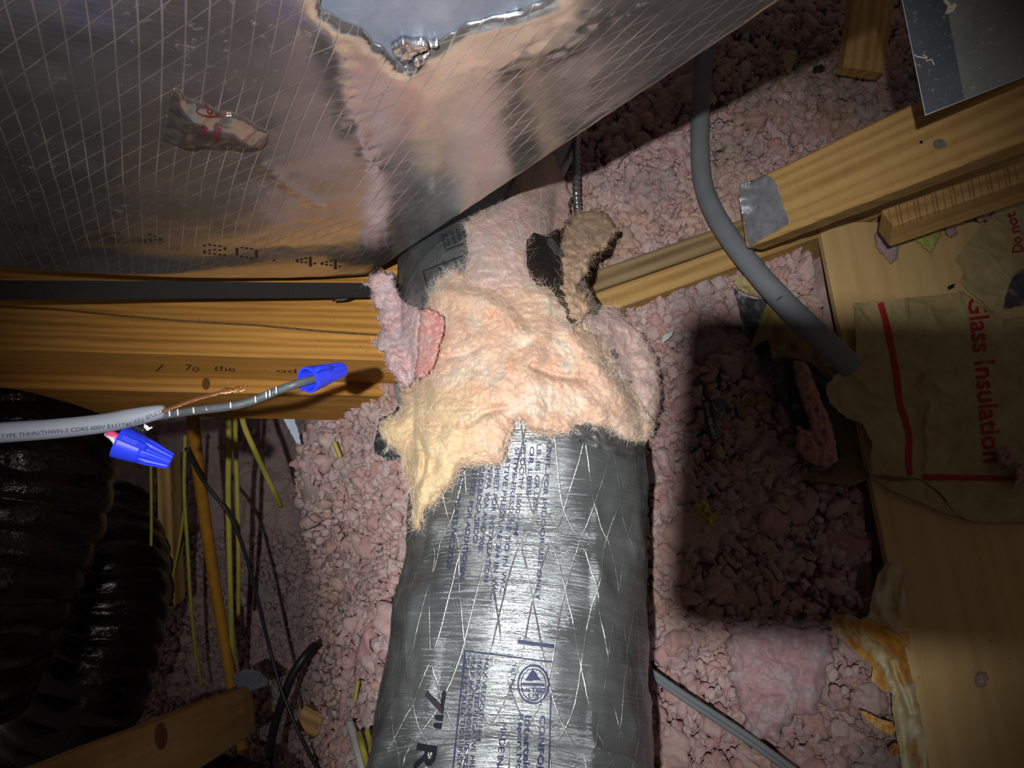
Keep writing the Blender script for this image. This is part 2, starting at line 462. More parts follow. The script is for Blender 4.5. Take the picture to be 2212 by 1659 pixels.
WHITEW = m_plain('white_wire', lin(200, 205, 210), 0.5, var=0.05)
GALV = m_plain('galvanised_steel', lin(120, 130, 145), 0.45, 0.55, var=0.12, scale=18)
INKB = m_plain('blue_black_ink', lin(44, 50, 82), 0.6, var=0.15)
INKD = m_plain('dark_ink', lin(24, 26, 34), 0.55, var=0.15)
INKR = m_plain('red_ink', lin(150, 30, 30), 0.7, var=0.15)
INKM = m_plain('maroon_ink', lin(96, 22, 34), 0.6, var=0.15)
INKW = m_plain('white_ink', lin(190, 190, 190), 0.6, var=0.1)
INKBR = m_plain('brown_ink', lin(58, 36, 16), 0.8, var=0.2)
DARKF = None

def m_foil():
    m, nt, b = new_mat('scrim_foil', 0.25, 0.9)
    v = coords(nt)
    wp = math_(nt, 'MULTIPLY', noise(nt, v, 5, 1), 0.7)
    l1 = lines(nt, v, math.radians(9), 0.0125, 0.0008, wp)
    l2 = lines(nt, v, math.radians(-24), 0.0175, 0.0007, wp)
    l3 = lines(nt, v, math.radians(90), 0.0062, 0.0007, wp)
    pres = ramp(nt, noise(nt, v, 12, 3), [(0.35, 0.1), (0.65, 0.9)])
    ll = math_(nt, 'MAXIMUM', math_(nt, 'MAXIMUM', l1, math_(nt, 'MULTIPLY', l2, 0.8)), math_(nt, 'MULTIPLY', l3, 0.14))
    ll = math_(nt, 'MULTIPLY', ll, pres)
    n1 = noise(nt, v, 14, 5, 0.65); n2 = noise(nt, v, 130, 4, 0.7, 0.5)
    c = ramp(nt, n1, [(0.3, lin(196, 194, 198)), (0.7, lin(226, 222, 220))])
    dirt = math_(nt, 'MULTIPLY', ramp(nt, n2, [(0.60, 0), (0.70, 1)]), ramp(nt, noise(nt, v, 7, 3), [(0.48, 0), (0.68, 1)]))
    c = mixc(nt, math_(nt, 'MULTIPLY', ll, 0.35), c, lin(206, 196, 178))
    c = mixc(nt, dirt, c, lin(92, 70, 40))
    nt.links.new(c, b.inputs['Base Color'])
    r = ramp(nt, noise(nt, v, 22, 4), [(0.3, 0.16), (0.75, 0.27)])
    r = mixc(nt, math_(nt, 'MAXIMUM', dirt, math_(nt, 'MULTIPLY', ll, 0.35)), r, (0.65, 0.65, 0.65, 1))
    nt.links.new(r, b.inputs['Roughness'])
    nt.links.new(math_(nt, 'SUBTRACT', 0.92, math_(nt, 'MAXIMUM', math_(nt, 'MULTIPLY', dirt, 0.8), math_(nt, 'MULTIPLY', ll, 0.22))), b.inputs['Metallic'])
    h = math_(nt, 'ADD', ll, math_(nt, 'MULTIPLY', n2, 0.25))
    nt.links.new(bump(nt, h, 0.5, 0.0004), b.inputs['Normal'])
    return m
FOIL = m_foil()
def m_jacket():
    m, nt, b = new_mat('silver_duct_jacket', 0.3, 0.86)
    at = nd(nt, 'ShaderNodeAttribute', attribute_name='Col').outputs['Vector']   # metres along and around
    mp = lambda s: nd(nt, 'ShaderNodeMapping', {'Vector': at, 'Scale': s}).outputs[0]
    w1 = noise(nt, mp((420, 22, 1)), 1.0, 4, 0.7, 1.2)         # cross creases
    w2 = noise(nt, mp((38, 9, 1)), 1.0, 4, 0.6, 1.0)
    big = noise(nt, mp((9, 9, 1)), 1.0, 4, 0.6)
    wp = math_(nt, 'MULTIPLY', noise(nt, mp((5, 5, 1)), 1.0, 1), 1.4)
    wp2 = math_(nt, 'MULTIPLY', noise(nt, mp((6, 4, 4)), 1.0, 1), 1.4)
    l1 = lines(nt, at, math.radians(14), 0.026, 0.0007, wp)
    l2 = lines(nt, at, math.radians(-17), 0.030, 0.0007, wp2)
    l3 = lines(nt, at, math.radians(92), 0.021, 0.0006, wp)
    br = ramp(nt, noise(nt, mp((30, 30, 1)), 1.0, 3), [(0.4, 0.15), (0.6, 1)])
    ll = math_(nt, 'MULTIPLY', math_(nt, 'MAXIMUM', math_(nt, 'MAXIMUM', l1, l2), math_(nt, 'MULTIPLY', l3, 0.5)), br)
    c = ramp(nt, big, [(0.3, lin(132, 138, 142)), (0.7, lin(178, 186, 190))])
    c = mixc(nt, math_(nt, 'MULTIPLY', ll, 0.7), c, lin(228, 228, 226))
    nt.links.new(c, b.inputs['Base Color'])
    nt.links.new(ramp(nt, w2, [(0.3, 0.24), (0.7, 0.44)]), b.inputs['Roughness'])
    h = math_(nt, 'ADD', math_(nt, 'ADD', math_(nt, 'MULTIPLY', w1, 0.8), math_(nt, 'MULTIPLY', w2, 1.2)), math_(nt, 'MULTIPLY', ll, 0.5))
    nt.links.new(bump(nt, h, 0.75, 0.0018), b.inputs['Normal'])
    return m
JACKET = m_jacket()
def m_blackduct():
    m, nt, b = new_mat('black_duct_film', 0.11, 0.0, lin(6, 6, 7), spec=0.45)
    v = coords(nt)
    h = noise(nt, v, 90, 4, 0.6, 1.0)
    nt.links.new(bump(nt, h, 0.45, 0.003), b.inputs['Normal'])
    return m
BDUCT = m_blackduct()
def m_asphalt():
    m, nt, b = new_mat('tarred_paper_back', 0.6, 0.0)
    v = coords(nt)
    n = noise(nt, v, 26, 6, 0.7, 1.0)
    nt.links.new(ramp(nt, n, [(0.35, lin(40, 40, 46)), (0.55, lin(66, 66, 74)), (0.68, lin(140, 132, 134))]), b.inputs['Base Color'])
    nt.links.new(bump(nt, n, 0.6, 0.003), b.inputs['Normal'])
    return m
DARKF = m_asphalt()
def m_stained():
    m, nt, b = new_mat('stained_paper', 0.7, spec=0.25)
    at = nd(nt, 'ShaderNodeAttribute', attribute_name='Col').outputs['Color']
    v = coords(nt); n = noise(nt, v, 90, 4)
    nt.links.new(mixc(nt, math_(nt, 'MULTIPLY', n, 0.3), at, lin(170, 150, 100)), b.inputs['Base Color'])
    nt.links.new(bump(nt, n, 0.3, 0.001), b.inputs['Normal'])
    return m
STAIN = m_stained()
def m_tape():
    m, nt, b = new_mat('silver_tape', 0.38, 0.6)
    v = coords(nt); n = noise(nt, v, 45, 4, 0.6, 1.0)
    nt.links.new(ramp(nt, n, [(0.3, lin(140, 144, 152)), (0.7, lin(186, 190, 198))]), b.inputs['Base Color'])
    nt.links.new(bump(nt, n, 0.5, 0.002), b.inputs['Normal'])
    return m
TAPE = m_tape()
def m_galv():
    m, nt, b = new_mat('bare_sheet_metal', 0.5, 0.6)
    v = coords(nt)
    n = noise(nt, coords(nt, scale=(6, 60, 60)), 6, 4, 0.6); n2 = noise(nt, v, 30, 5, 0.7)
    c = ramp(nt, n2, [(0.3, lin(140, 154, 178)), (0.7, lin(176, 190, 212))])
    nt.links.new(mixc(nt, math_(nt, 'MULTIPLY', n, 0.25), c, lin(150, 162, 184)), b.inputs['Base Color'])
    nt.links.new(bump(nt, n, 0.15, 0.0005), b.inputs['Normal'])
    return m
BARE = m_galv()
def m_dusty(name, a, b_):
    m, nt, b = new_mat(name, 0.6, 0.35)
    v = coords(nt); n = noise(nt, v, 16, 5, 0.65); n2 = noise(nt, v, 260, 3)
    c = ramp(nt, n, [(0.3, a), (0.7, b_)])
    c = mixc(nt, ramp(nt, n2, [(0.62, 0), (0.72, 0.5)]), c, lin(160, 158, 150))
    nt.links.new(c, b.inputs['Base Color']); nt.links.new(bump(nt, n2, 0.2, 0.0005), b.inputs['Normal'])
    return m
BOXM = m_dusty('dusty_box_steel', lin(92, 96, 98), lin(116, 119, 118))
BOX_SHADE = m_dusty('shaded_box_steel', lin(56, 62, 70), lin(72, 78, 86))  # same steel, with the shade of the left band put into its colour

# middle line of the flexible duct: picture point and distance
AX = np.array([(1052, 3900, .345), (1062, 2900, .42), (1075, 2250, .50), (1088, 1900, .575), (1101, 1659, .640), (1120, 1400, .690), (1135, 1200, .735), (1139, 1000, .768), (1126, 850, .82), (1078, 700, .915), (1038, 590, 1.01), (1050, 480, 1.11), (1085, 380, 1.18), (1140, 280, 1.24)])
def pipe_axis(py):
    q = AX[np.argsort(AX[:, 1])]; return np.interp(py, q[:, 1], q[:, 0]), np.interp(py, q[:, 1], q[:, 2])

# ------------------------------------------------------------------ the floor and its loose insulation
fl_v = np.array([[-2, -1, -1.40], [2, -1, -1.40], [2, 2.2, -1.40], [-2, 2.2, -1.40], [-2, -1, -1.42], [2, -1, -1.42], [2, 2.2, -1.42], [-2, 2.2, -1.42]])
fl = mk('floor', fl_v, [[0, 1, 2, 3], [7, 6, 5, 4], [0, 4, 5, 1], [1, 5, 6, 2], [2, 6, 7, 3], [3, 7, 4, 0]], m_plain('drywall', lin(120, 112, 102), 0.9), smooth=False)
tag(fl, 'dull board floor far below the loose insulation', kind='structure')

PLYTOP = 0.02
def px_floor(px, py, z0): return W(px, py, ZF(px, py, z0))
pe0 = px_floor(1768, 478, PLYTOP); pe1 = px_floor(2018, 1700, PLYTOP)      # left edge of the plywood
pdir = (pe1 - pe0)[:2] / np.linalg.norm((pe1 - pe0)[:2]); pnrm = np.array([-pdir[1], pdir[0]])
if pnrm[0] < 0: pnrm = -pnrm                                               # points to the sheet
def base_z(x, y):
    z = -0.012 + 0.022 * fbm(x * 3.1, y * 3.1, 3, 5)
    sl = 2.5 - 1.75 * sstep(0.12, 0.38, y) * sstep(-0.55, -0.36, x)
    z = z - np.clip((-0.17 - x) * sl, 0, 1.12 + 0.05 * fbm(x * 5, y * 5, 2, 8))
    z = z + 0.03 * np.exp(-((x + 0.2) ** 2 + (y - 0.42) ** 2) / 0.006)
    s = (x - pe0[0]) * pnrm[0] + (y - pe0[1]) * pnrm[1]
    al = (x - pe0[0]) * pdir[0] + (y - pe0[1]) * pdir[1]
    z = z - 0.12 * sstep(-0.004, 0.03, s) * sstep(0.0, 0.03, al)
    return z
def wool_floor():
    x0, x1, y0, y1, st = -1.65, 1.0, -0.45, 1.55, 0.0062
    nx = int((x1 - x0) / st); ny = int((y1 - y0) / st)
    X, Y = np.meshgrid(x0 + np.arange(nx) * st, y0 + np.arange(ny) * st)
    wx = X + 0.006 * fbm(X * 55, Y * 55, 3, 1); wy = Y + 0.006 * fbm(X * 55 + 9, Y * 55, 3, 2)
    h1, i1 = blobs(wx, wy, 0.0225, 3, 0.80, 0.8); h2, i2 = blobs(wx, wy, 0.0125, 21, 0.85, 0.8); h3, i3 = blobs(wx, wy, 0.065, 40, 0.8, 0.5)
    rough = 0.35 + 0.65 * sstep(-0.35, 0.0, fbm(X * 6, Y * 6, 2, 77))
    Z = base_z(X, Y) + 0.16 * h3 + 0.80 * h1 * rough + 0.95 * h2 * rough + 0.0026 * fbm(X * 170, Y * 170, 3, 6)
    Z -= 0.053
    # wool colour: pink, with whiter, peach and greyish clumps, darker grey towards the left
    pink = np.array(lin(206, 166, 166)[:3]); pale = np.array(lin(222, 206, 204)[:3]); peach = np.array(lin(218, 180, 160)[:3]); grey = np.array(lin(162, 150, 150)[:3])
    t = np.clip(i1 * 0.6 + i2 * 0.6 - 0.1, 0, 1)[..., None]
    c = pink * (1 - t) + pale * t
    c = c + (peach - c) * (sstep(0.05, 0.45, fbm(X * 7, Y * 7, 3, 12)) * 0.7 * i2)[..., None]
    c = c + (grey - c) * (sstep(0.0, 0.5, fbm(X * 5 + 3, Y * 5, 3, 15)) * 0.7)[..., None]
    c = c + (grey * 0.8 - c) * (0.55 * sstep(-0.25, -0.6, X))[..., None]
    v = np.stack([X, Y, Z], -1).reshape(-1, 3)
    idx = np.arange(nx * ny).reshape(ny, nx)
    q = np.stack([idx[:-1, :-1], idx[:-1, 1:], idx[1:, 1:], idx[1:, :-1]], -1).reshape(-1, 4)
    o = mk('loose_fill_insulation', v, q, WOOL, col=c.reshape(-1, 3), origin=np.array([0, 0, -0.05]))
    tag(o, 'pink loose fill glass wool in small clumps covering the attic floor', 'insulation', kind='stuff')
    return o
floor_wool = wool_floor()
def ico(sub):
    t = (1 + 5 ** .5) / 2
    v = [(-1, t, 0), (1, t, 0), (-1, -t, 0), (1, -t, 0), (0, -1, t), (0, 1, t), (0, -1, -t), (0, 1, -t), (t, 0, -1), (t, 0, 1), (-t, 0, -1), (-t, 0, 1)]
    f = [(0, 11, 5), (0, 5, 1), (0, 1, 7), (0, 7, 10), (0, 10, 11), (1, 5, 9), (5, 11, 4), (11, 10, 2), (10, 7, 6), (7, 1, 8), (3, 9, 4), (3, 4, 2), (3, 2, 6), (3, 6, 8), (3, 8, 9), (4, 9, 5), (2, 4, 11), (6, 2, 10), (8, 6, 7), (9, 8, 1)]
    v = [np.array(q) / np.linalg.norm(q) for q in v]
    for _ in range(sub):
        m = {}; g = []
        def mid(a, b_):
            k = (min(a, b_), max(a, b_))
            if k not in m: q = v[a] + v[b_]; v.append(q / np.linalg.norm(q)); m[k] = len(v) - 1
            return m[k]
        for a, b_, c in f:
            x, y, z = mid(a, b_), mid(b_, c), mid(c, a); g += [(a, x, z), (b_, y, x), (c, z, y), (x, y, z)]
        f = g
    return np.array(v), np.array(f)
DIRTY = [(*px_floor(px, py, 0)[:2], r0, dc) for px, py, r0, dc in ((1720, 150, .09, (150, 128, 96)), (1810, 240, .05, (128, 116, 70)), (1640, 250, .06, (176, 150, 118)), (1320, 500, .05, (190, 158, 126)), (1760, 90, .07, (120, 108, 92)), (1480, 1180, .05, (220, 190, 170)), (1560, 350, .05, (184, 164, 130)))]
def floor_tufts():
    """small curled lobes of wool strewn over the loose fill"""
    rs = np.random.RandomState(7)
    def lobes(name, regions, sub, s0, seed, nf, most):
        IV, IF = ico(sub); nv = len(IV)
        P = np.concatenate([np.stack([rs.uniform(xa, xb, n), rs.uniform(ya, yb, n)], 1) for (xa, xb, ya, yb, n) in regions]); x, y = P[:, 0], P[:, 1]
        s = (x - pe0[0]) * pnrm[0] + (y - pe0[1]) * pnrm[1]; al = (x - pe0[0]) * pdir[0] + (y - pe0[1]) * pdir[1]
        keep = ~((s > -0.012) & (al > -0.02)) & (fbm(x * 7, y * 7, 2, 91) > -0.5); x = x[keep]; y = y[keep]
        zz = base_z(x, y); dep = y * ST_ + (HC - zz) * CT_; qx = PW / 2 + FP * x / dep; qy = PH / 2 - FP * (y * CT_ - (HC - zz) * ST_) / dep
        pc, pz = pipe_axis(qy); hid = (np.abs(qx - pc) < 0.80 * 0.1265 * FP / pz) & (qy > 620)          # under the flexible duct
        hid |= (qy < 590 - 0.6705 * (qx - 800) - 60) & (qx > 700)                                     # behind the trunk duct
        keep = (qx > -60) & (qx < PW + 80) & (qy > -60) & (qy < PH + 80) & ~hid; x = x[keep][:most]; y = y[keep][:most]; n = len(x)
        sz = s0 * np.exp(rs.normal(0, .38, n))
        z = base_z(x, y) - 0.004 + rs.uniform(-.005, .005, n) + .008 * fbm(x * 22, y * 22, 2, 3)
        ax = rs.normal(size=(n, 4)); ax /= np.linalg.norm(ax, axis=1)[:, None]; w, i, j, k = ax.T
        R = np.stack([np.stack([1 - 2 * (j * j + k * k), 2 * (i * j - k * w), 2 * (i * k + j * w)], -1), np.stack([2 * (i * j + k * w), 1 - 2 * (i * i + k * k), 2 * (j * k - i * w)], -1), np.stack([2 * (i * k - j * w), 2 * (j * k + i * w), 1 - 2 * (i * i + j * j)], -1)], 1)
        S = np.stack([rs.uniform(.8, 1.5, n), rs.uniform(.75, 1.15, n), rs.uniform(.55, .95, n)], 1)
        rad = np.ones((n, nv))
        for q in range(5):
            D = rs.normal(size=(n, 3)); D /= np.linalg.norm(D, axis=1)[:, None]; fr = rs.uniform(2.5, 8.0, n)[:, None]
            rad += (.13 if q < 3 else .08) * np.cos(fr * (D @ IV.T) + rs.uniform(0, 6.28, n)[:, None])
        L = IV[None] * rad[..., None] * S[:, None]; L[..., 2] += rs.uniform(-.3, .3, n)[:, None] * L[..., 0] ** 2
        V = np.einsum('nij,nvj->nvi', R, L) * sz[:, None, None] + np.stack([x, y, z], 1)[:, None]
        F = (IF[None] + np.arange(n)[:, None, None] * nv).reshape(-1, 3)
        pink = np.array(lin(212, 166, 166)[:3]); pale = np.array(lin(226, 206, 203)[:3]); peach = np.array(lin(222, 186, 166)[:3]); grey = np.array(lin(166, 154, 156)[:3]); rose = np.array(lin(202, 152, 150)[:3])
        t = rs.uniform(0, 1, n)[:, None]; c = pink * (1 - t) + pale * t
        q = (rs.uniform(0, 1, n) * sstep(-.1, .4, fbm(x * 7, y * 7, 3, 12)))[:, None]; c = c * (1 - q) + peach * q
        q = (.7 * sstep(0, .5, fbm(x * 5 + 3, y * 5, 3, 15)))[:, None]; c = c * (1 - q) + grey * q
        q = (.6 * (rs.uniform(0, 1, n) > .85))[:, None]; c = c * (1 - q) + rose * q
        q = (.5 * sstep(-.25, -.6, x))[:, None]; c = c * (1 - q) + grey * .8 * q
        for (qx, qy, r0, dc) in DIRTY:
            q = (np.exp(-((x - qx) ** 2 + (y - qy) ** 2) / (r0 * r0)) * rs.uniform(.2, 1, n) * .9)[:, None]; c = c * (1 - q) + np.array(lin(*dc)[:3]) * q
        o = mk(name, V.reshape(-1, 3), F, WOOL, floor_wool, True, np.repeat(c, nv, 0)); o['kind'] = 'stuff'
        Q = V[rs.choice(n, nf), rs.randint(0, nv, nf)]
        N = rs.normal(size=(nf, 3)) * .7 + np.array([0, 0, 1.]); N /= np.linalg.norm(N, axis=1)[:, None]
        fibres('wool_fibres', Q, N, FIB, floor_wool, .010, .00009, seed, (.66, .5, .49), .8)
    lobes('wool_clumps', [(-0.3, 1.0, -0.16, 1.42, 20000)], 2, .0080, 3, 12000, 4400)
    lobes('small_wool_clumps', [(-0.3, 1.0, -0.16, 1.42, 34000)], 1, .0054, 5, 9000, 9000)
    lobes('fine_wool_clumps', [(-1.35, -0.17, -0.42, 0.42, 9000)], 1, .0066, 4, 4000, 5200)
floor_tufts()

# plywood sheet along the right side
def ply():
    L = float(np.linalg.norm((pe1 - pe0)[:2]))
    a = np.array([*(pe0[:2] + pnrm * 0.25), PLYTOP]); b_ = np.array([*(pe1[:2] + pdir * 0.15 + pnrm * 0.25), PLYTOP])
    o = board('plywood_sheet', a, b_, (0, 0, 1), 0.50, 0.015, PLY, seed=4, jit=0.0002)
    tag(o, 'tan plywood sheet lying along the right side under torn kraft paper', 'plywood')
    return o
plywood = ply()

# ------------------------------------------------------------------ the foil faced trunk duct
Cc = np.array([-0.204, 0.160, -1.0]); nn = np.array([0.146, -1.0, 0.092]); nn /= np.linalg.norm(nn)
Tc = np.array([0.183, 0.265, -0.479])
e1 = Tc - Cc; e1 -= nn * (e1 @ nn); e1 /= np.linalg.norm(e1); e2 = np.cross(nn, e1)
def c2w_vec(a): return C2W(a[0] * np.ones(()), a[1] * np.ones(()), a[2] * np.ones(())) - np.array([0, 0, HC])
E1, E2, EN = c2w_vec(e1), c2w_vec(e2), c2w_vec(nn); CW = C2W(*[np.array(q) for q in Cc])
def trunk_w(s, t, d): return CW + np.asarray(s)[..., None] * E1 + np.asarray(t)[..., None] * E2 + np.asarray(d)[..., None] * EN
def px_st(px, py):
    r = np.array([(px - PW / 2) / FP, (PH / 2 - py) / FP, -1.0]); k = (Cc @ nn) / (r @ nn); q = r * k - Cc
    return (q @ e1, q @ e2)
TB = np.array([E1, E2, EN]).T
trunk = empty('trunk_duct', tuple(CW), 'large rectangular air duct wrapped in scuffed silver scrim foil, top left', 'duct')
WM[trunk.name] = Matrix.Translation(trunk.location)
def trunk_box():
    S, T_, D = 1.05, 1.05, 0.38; r = 0.004
    pr = [(0.002, -r), (r + 0.002, -0.001), (S, -0.001), (S, -D), (0.002, -D)]
    v = []; f = []
    for t in (0.002, T_):
        for s, d in pr: v.append(trunk_w(s, t, d))
    k = len(pr)
    for j in range(k): f.append([j, (j + 1) % k, k + (j + 1) % k, k + j])
    f.append(list(range(k))[::-1]); f.append([k + j for j in range(k)])
    return mk('metal_body', np.array(v), f, BARE, trunk, smooth=False, origin=CW, basis=TB)
trunk_body = trunk_box()
patch_px = [(684, -170), (690, 10), (712, 26), (755, 50), (790, 75), (805, 92), (832, 105), (845, 125), (872, 146), (888, 137), (903, 113), (925, 106), (945, 95), (985, 66), (1010, 52), (1050, 42), (1075, 34), (1100, 26), (1140, 14), (1182, 0), (1240, -60), (1260, -170)]
patch_st = [px_st(*p) for p in patch_px]
def trunk_foil():
    ps = poly_sdf(patch_st)
    def s(x, y):
        a = np.maximum(np.maximum(-x - 0.045 * np.sin(math.pi * np.clip(y / 0.50, 0, 1)) ** 0.8, x - 1.05), np.maximum(-y, y - 1.05)) + 0.0012 * fbm(x / 0.02, y / 0.02, 2, 3)
        p = ps(x, y) + 0.0035 * fbm(x / 0.012, y / 0.012, 3, 4)
        return np.maximum(a, -p)
    cr = np.array([px_st(*p) for p in [(712, 40), (735, 120), (745, 200), (775, 290), (805, 345)]])
    cr2 = np.array([px_st(*p) for p in [(565, 345), (620, 395), (690, 440)]])
    cr3 = np.array([px_st(*p) for p in [(1060, 130), (1130, 100), (1200, 85), (1260, 40)]])
    def crumple(x, y, poly, w):
        d = np.full(x.shape, 1e9)
        for a, b_ in zip(poly[:-1], poly[1:]):
            e = b_ - a; t = np.clip(((x - a[0]) * e[0] + (y - a[1]) * e[1]) / (e @ e), 0, 1)
            d = np.minimum(d, np.hypot(x - a[0] - e[0] * t, y - a[1] - e[1] * t))
        return np.exp(-(d / w) ** 2)
    def z(x, y):
        w = 0.0035 * fbm(x * 5, y * 5, 2, 9) + 0.0006 * fbm(x * 26, y * 26, 2, 10)
        k = crumple(x, y, cr, 0.010) + 0.6 * crumple(x, y, cr2, 0.005) + 0.8 * crumple(x, y, cr3, 0.018)
        return w + k * 0.0024 * ridged(x * 85, y * 85, 2, 3)
    fr = lambda x, y, d: trunk_w(x, y, 0.003 + z(x, y) * np.minimum(1, d / 0.02) + 0.004 * (np.minimum(d, 0.008) / 0.008) ** 0.5 - 0.003)
    bk = lambda x, y, d: trunk_w(x, y, -0.0005 + 0 * x)
    v, f, xs, ys, din = sheet_vf(s, (-0.06, 1.06, -0.01, 1.06), 0.0040, fr, bk)
    return mk('foil_facing', v, f[:, ::-1], FOIL, trunk, True, origin=CW, basis=TB)
foil = trunk_foil()

# ------------------------------------------------------------------ the flexible duct
PRF = [1, 1, 1, 1, 1, 1, 1, 1, 1, 0.98, 0.93, 0.84, 0.78, 0.75]
PR = 0.1265
def flex():
    P = catmull([W(*a) for a in AX], 540); T, U, V = frames(P, up=(0, -0.5, -1.0))
    s = np.concatenate([[0], np.cumsum(np.linalg.norm(np.diff(P, axis=0), axis=1))])
    k = 200; an = np.linspace(0, 2 * math.pi, k, endpoint=False); SOFF = 0.0
    Sg, Ag = np.meshgrid(s, an, indexing='ij')
    R = PR * np.interp(np.linspace(0, 1, len(s)), np.linspace(0, 1, len(PRF)), PRF)[:, None] + 0 * Sg
    cs = np.cos(Ag); sn = np.sin(Ag)
    # periodic noise around the ring by using the unrolled angle away from the camera seam
    R = R + 0.0035 * fbm(Sg * 9, cs * 1.6 + 7, 3, 3) + 0.0035 * fbm(Sg * 9 + 5, sn * 1.6, 3, 4)
    R = R + 0.0006 * ridged(Sg * 60 + 0.7 * pn(cs * 3, sn * 3, 2), Ag * 1.3, 2, 6) * sstep(0, .6, np.abs(Ag - math.pi) < 2.6)
    R = R + 0.0045 * sstep(0.1, 0.9, fbm(Sg * 14, Ag * 2.4, 3, 33) + 0.2) * (np.abs(sn) > 0.5)
    v = P[:, None] + R[..., None] * (cs[..., None] * U[:, None] + sn[..., None] * V[:, None])
    v = v.reshape(-1, 3); n = len(P)
    i = np.arange(n - 1)[:, None]; j = np.arange(k)[None]
    a = i * k + j; b_ = i * k + (j + 1) % k
    f = np.stack([a, b_, b_ + k, a + k], -1).reshape(-1, 4)
    col = np.stack([Sg - SOFF, Ag * PR, 0 * Sg], -1).reshape(-1, 3)
    return v, f, col
fd_root = empty('flexible_duct', tuple(W(1101, 1659, .64)), 'silver jacketed round flexible duct with blue print, running down the middle', 'duct')
WM[fd_root.name] = Matrix.Translation(fd_root.location)
_v, _f, _c = flex()
jacket = mk('jacket', _v, _f, JACKET, fd_root, True, _c)
JT = bvh(jacket)
def _pipe_map():
    gx = np.arange(760, 1460, 7.0); gy = np.arange(300, 1200, 7.0); D = np.full((len(gy), len(gx)), np.nan)
    for r, y in enumerate(gy):
        for c, x in enumerate(gx):
            h = hit(JT, x, y, 0)
            if h is not None: D[r, c] = -(h - CAMP).dot(-CDIR)
        ok = ~np.isnan(D[r])
        if ok.any():                    # past the silhouette the level of the rim goes on
            D[r, ~ok] = np.interp(gx[~ok], gx[ok], D[r, ok])
    for _ in range(3):
        E = np.vstack([D[:1]] * 4 + [D] + [D[-1:]] * 4); D = sum(E[k:k + len(D)] for k in range(9)) / 9.0
    return gx, gy, D
PGX, PGY, PGD = _pipe_map()
def pipe_z(px, py):
    """distance of the duct's near side at a picture point"""
    px = np.asarray(px, float); py = np.asarray(py, float)
    fx = np.clip((px - PGX[0]) / 7.0, 0, len(PGX) - 1.001); fy = np.clip((py - PGY[0]) / 7.0, 0, len(PGY) - 1.001)
    i = fx.astype(int); j = fy.astype(int); a = fx - i; b_ = fy - j
    return (PGD[j, i] * (1 - a) + PGD[j, i + 1] * a) * (1 - b_) + (PGD[j + 1, i] * (1 - a) + PGD[j + 1, i + 1] * a) * b_

# ------------------------------------------------------------------ torn glass wool around the flexible duct
def stroke_field(x, y, strokes):
    h = 0
    for pts, w, a in strokes:
        P = catmull([(p[0], p[1]) for p in pts], 14); d = np.full(x.shape, 1e9)
        for p, q in zip(P[:-1], P[1:]):
            e = q - p; t = np.clip(((x - p[0]) * e[0] + (y - p[1]) * e[1]) / (e @ e + 1e-9), 0, 1)
            d = np.minimum(d, (x - p[0] - e[0] * t) ** 2 + (y - p[1] - e[1] * t) ** 2)
        h = h + a * np.exp(-d / (w * w))
    return h
def wool_piece(name, poly, parent, base, thick, colfn, step=3.0, seed=0, strokes=(), amp=0.010, scale=75, ragamp=6, ragscale=16, rim=30, back=0.006, fine=0.0025, mat=None):
    s = rag(poly_sdf(poly), ragamp, ragscale, seed, 4)
    def relief(x, y, d):
        r = np.sqrt(np.clip(d / rim, 0, 1) * (2 - np.clip(d / rim, 0, 1)))
        wx = x + 22 * fbm(x / 60, y / 60, 2, seed + 50); wy = y + 22 * fbm(x / 60 + 8, y / 60, 2, seed + 51)
        h = amp * ridged(wx / scale, wy / scale, 3, seed + 3) * 0.6 + amp * 0.5 * fbm(x / (scale * 0.5), y / (scale * 0.5), 3, seed + 4)
        b1, _ = blobs(wx, wy, 34, seed + 8); h = h + b1 / 34 * amp * 0.30
        h = h + fine * fbm(x / 9, y / 9, 3, seed + 6)
        if strokes: h = h + stroke_field(x, y, strokes)
        return r * (thick + h)
    fr = lambda x, y, d: W(x, y, base(x, y) - relief(x, y, d))
    bk = lambda x, y, d: W(x, y, base(x, y) + back)
    v, f, xs, ys, din = sheet_vf(s, pbounds(poly, 14), step, fr, bk)
    o = mk(name, v, f, mat or WOOLF, parent, True, colfn(xs, ys, din))
    n = len(v) // 2
    wv, wn = world_mesh(o)
    return o, wv[:n], wn[:n], din[:n]
def grow(name, parent, wv, wn, din, n, seed, length, colour, edge=10, width=0.00008, lie=0.82):
    rs = np.random.RandomState(seed)
    pe = np.where(din < edge)[0]; pi = np.where(din >= edge)[0]
    pick = np.concatenate([rs.choice(pe, int(n * 0.55)), rs.choice(pi, int(n * 0.45))])
    N = wn[pick] + rs.normal(size=(len(pick), 3)) * 0.35; N /= np.linalg.norm(N, axis=1)[:, None]
    return fibres(name, wv[pick], N, FIB, parent, length, width, seed, colour, lie)
PEACH = np.array(lin(242, 202, 174)[:3]); CREAM = np.array(lin(244, 220, 164)[:3]); WHITE = np.array(lin(244, 226, 206)[:3]); ORNG = np.array(lin(236, 160, 108)[:3])
ROSE = np.array(lin(250, 172, 168)[:3]); PALEP = np.array(lin(238, 206, 208)[:3]); TANW = np.array(lin(205, 172, 138)[:3]); GREYW = np.array(lin(198, 184, 172)[:3])
def col_mix(x, y, a, b_, sc_, seed, lo=-0.25, hi=0.35):
    t = sstep(lo, hi, fbm(x / sc_, y / sc_, 4, seed))[:, None]; return a * (1 - t) + b_ * t
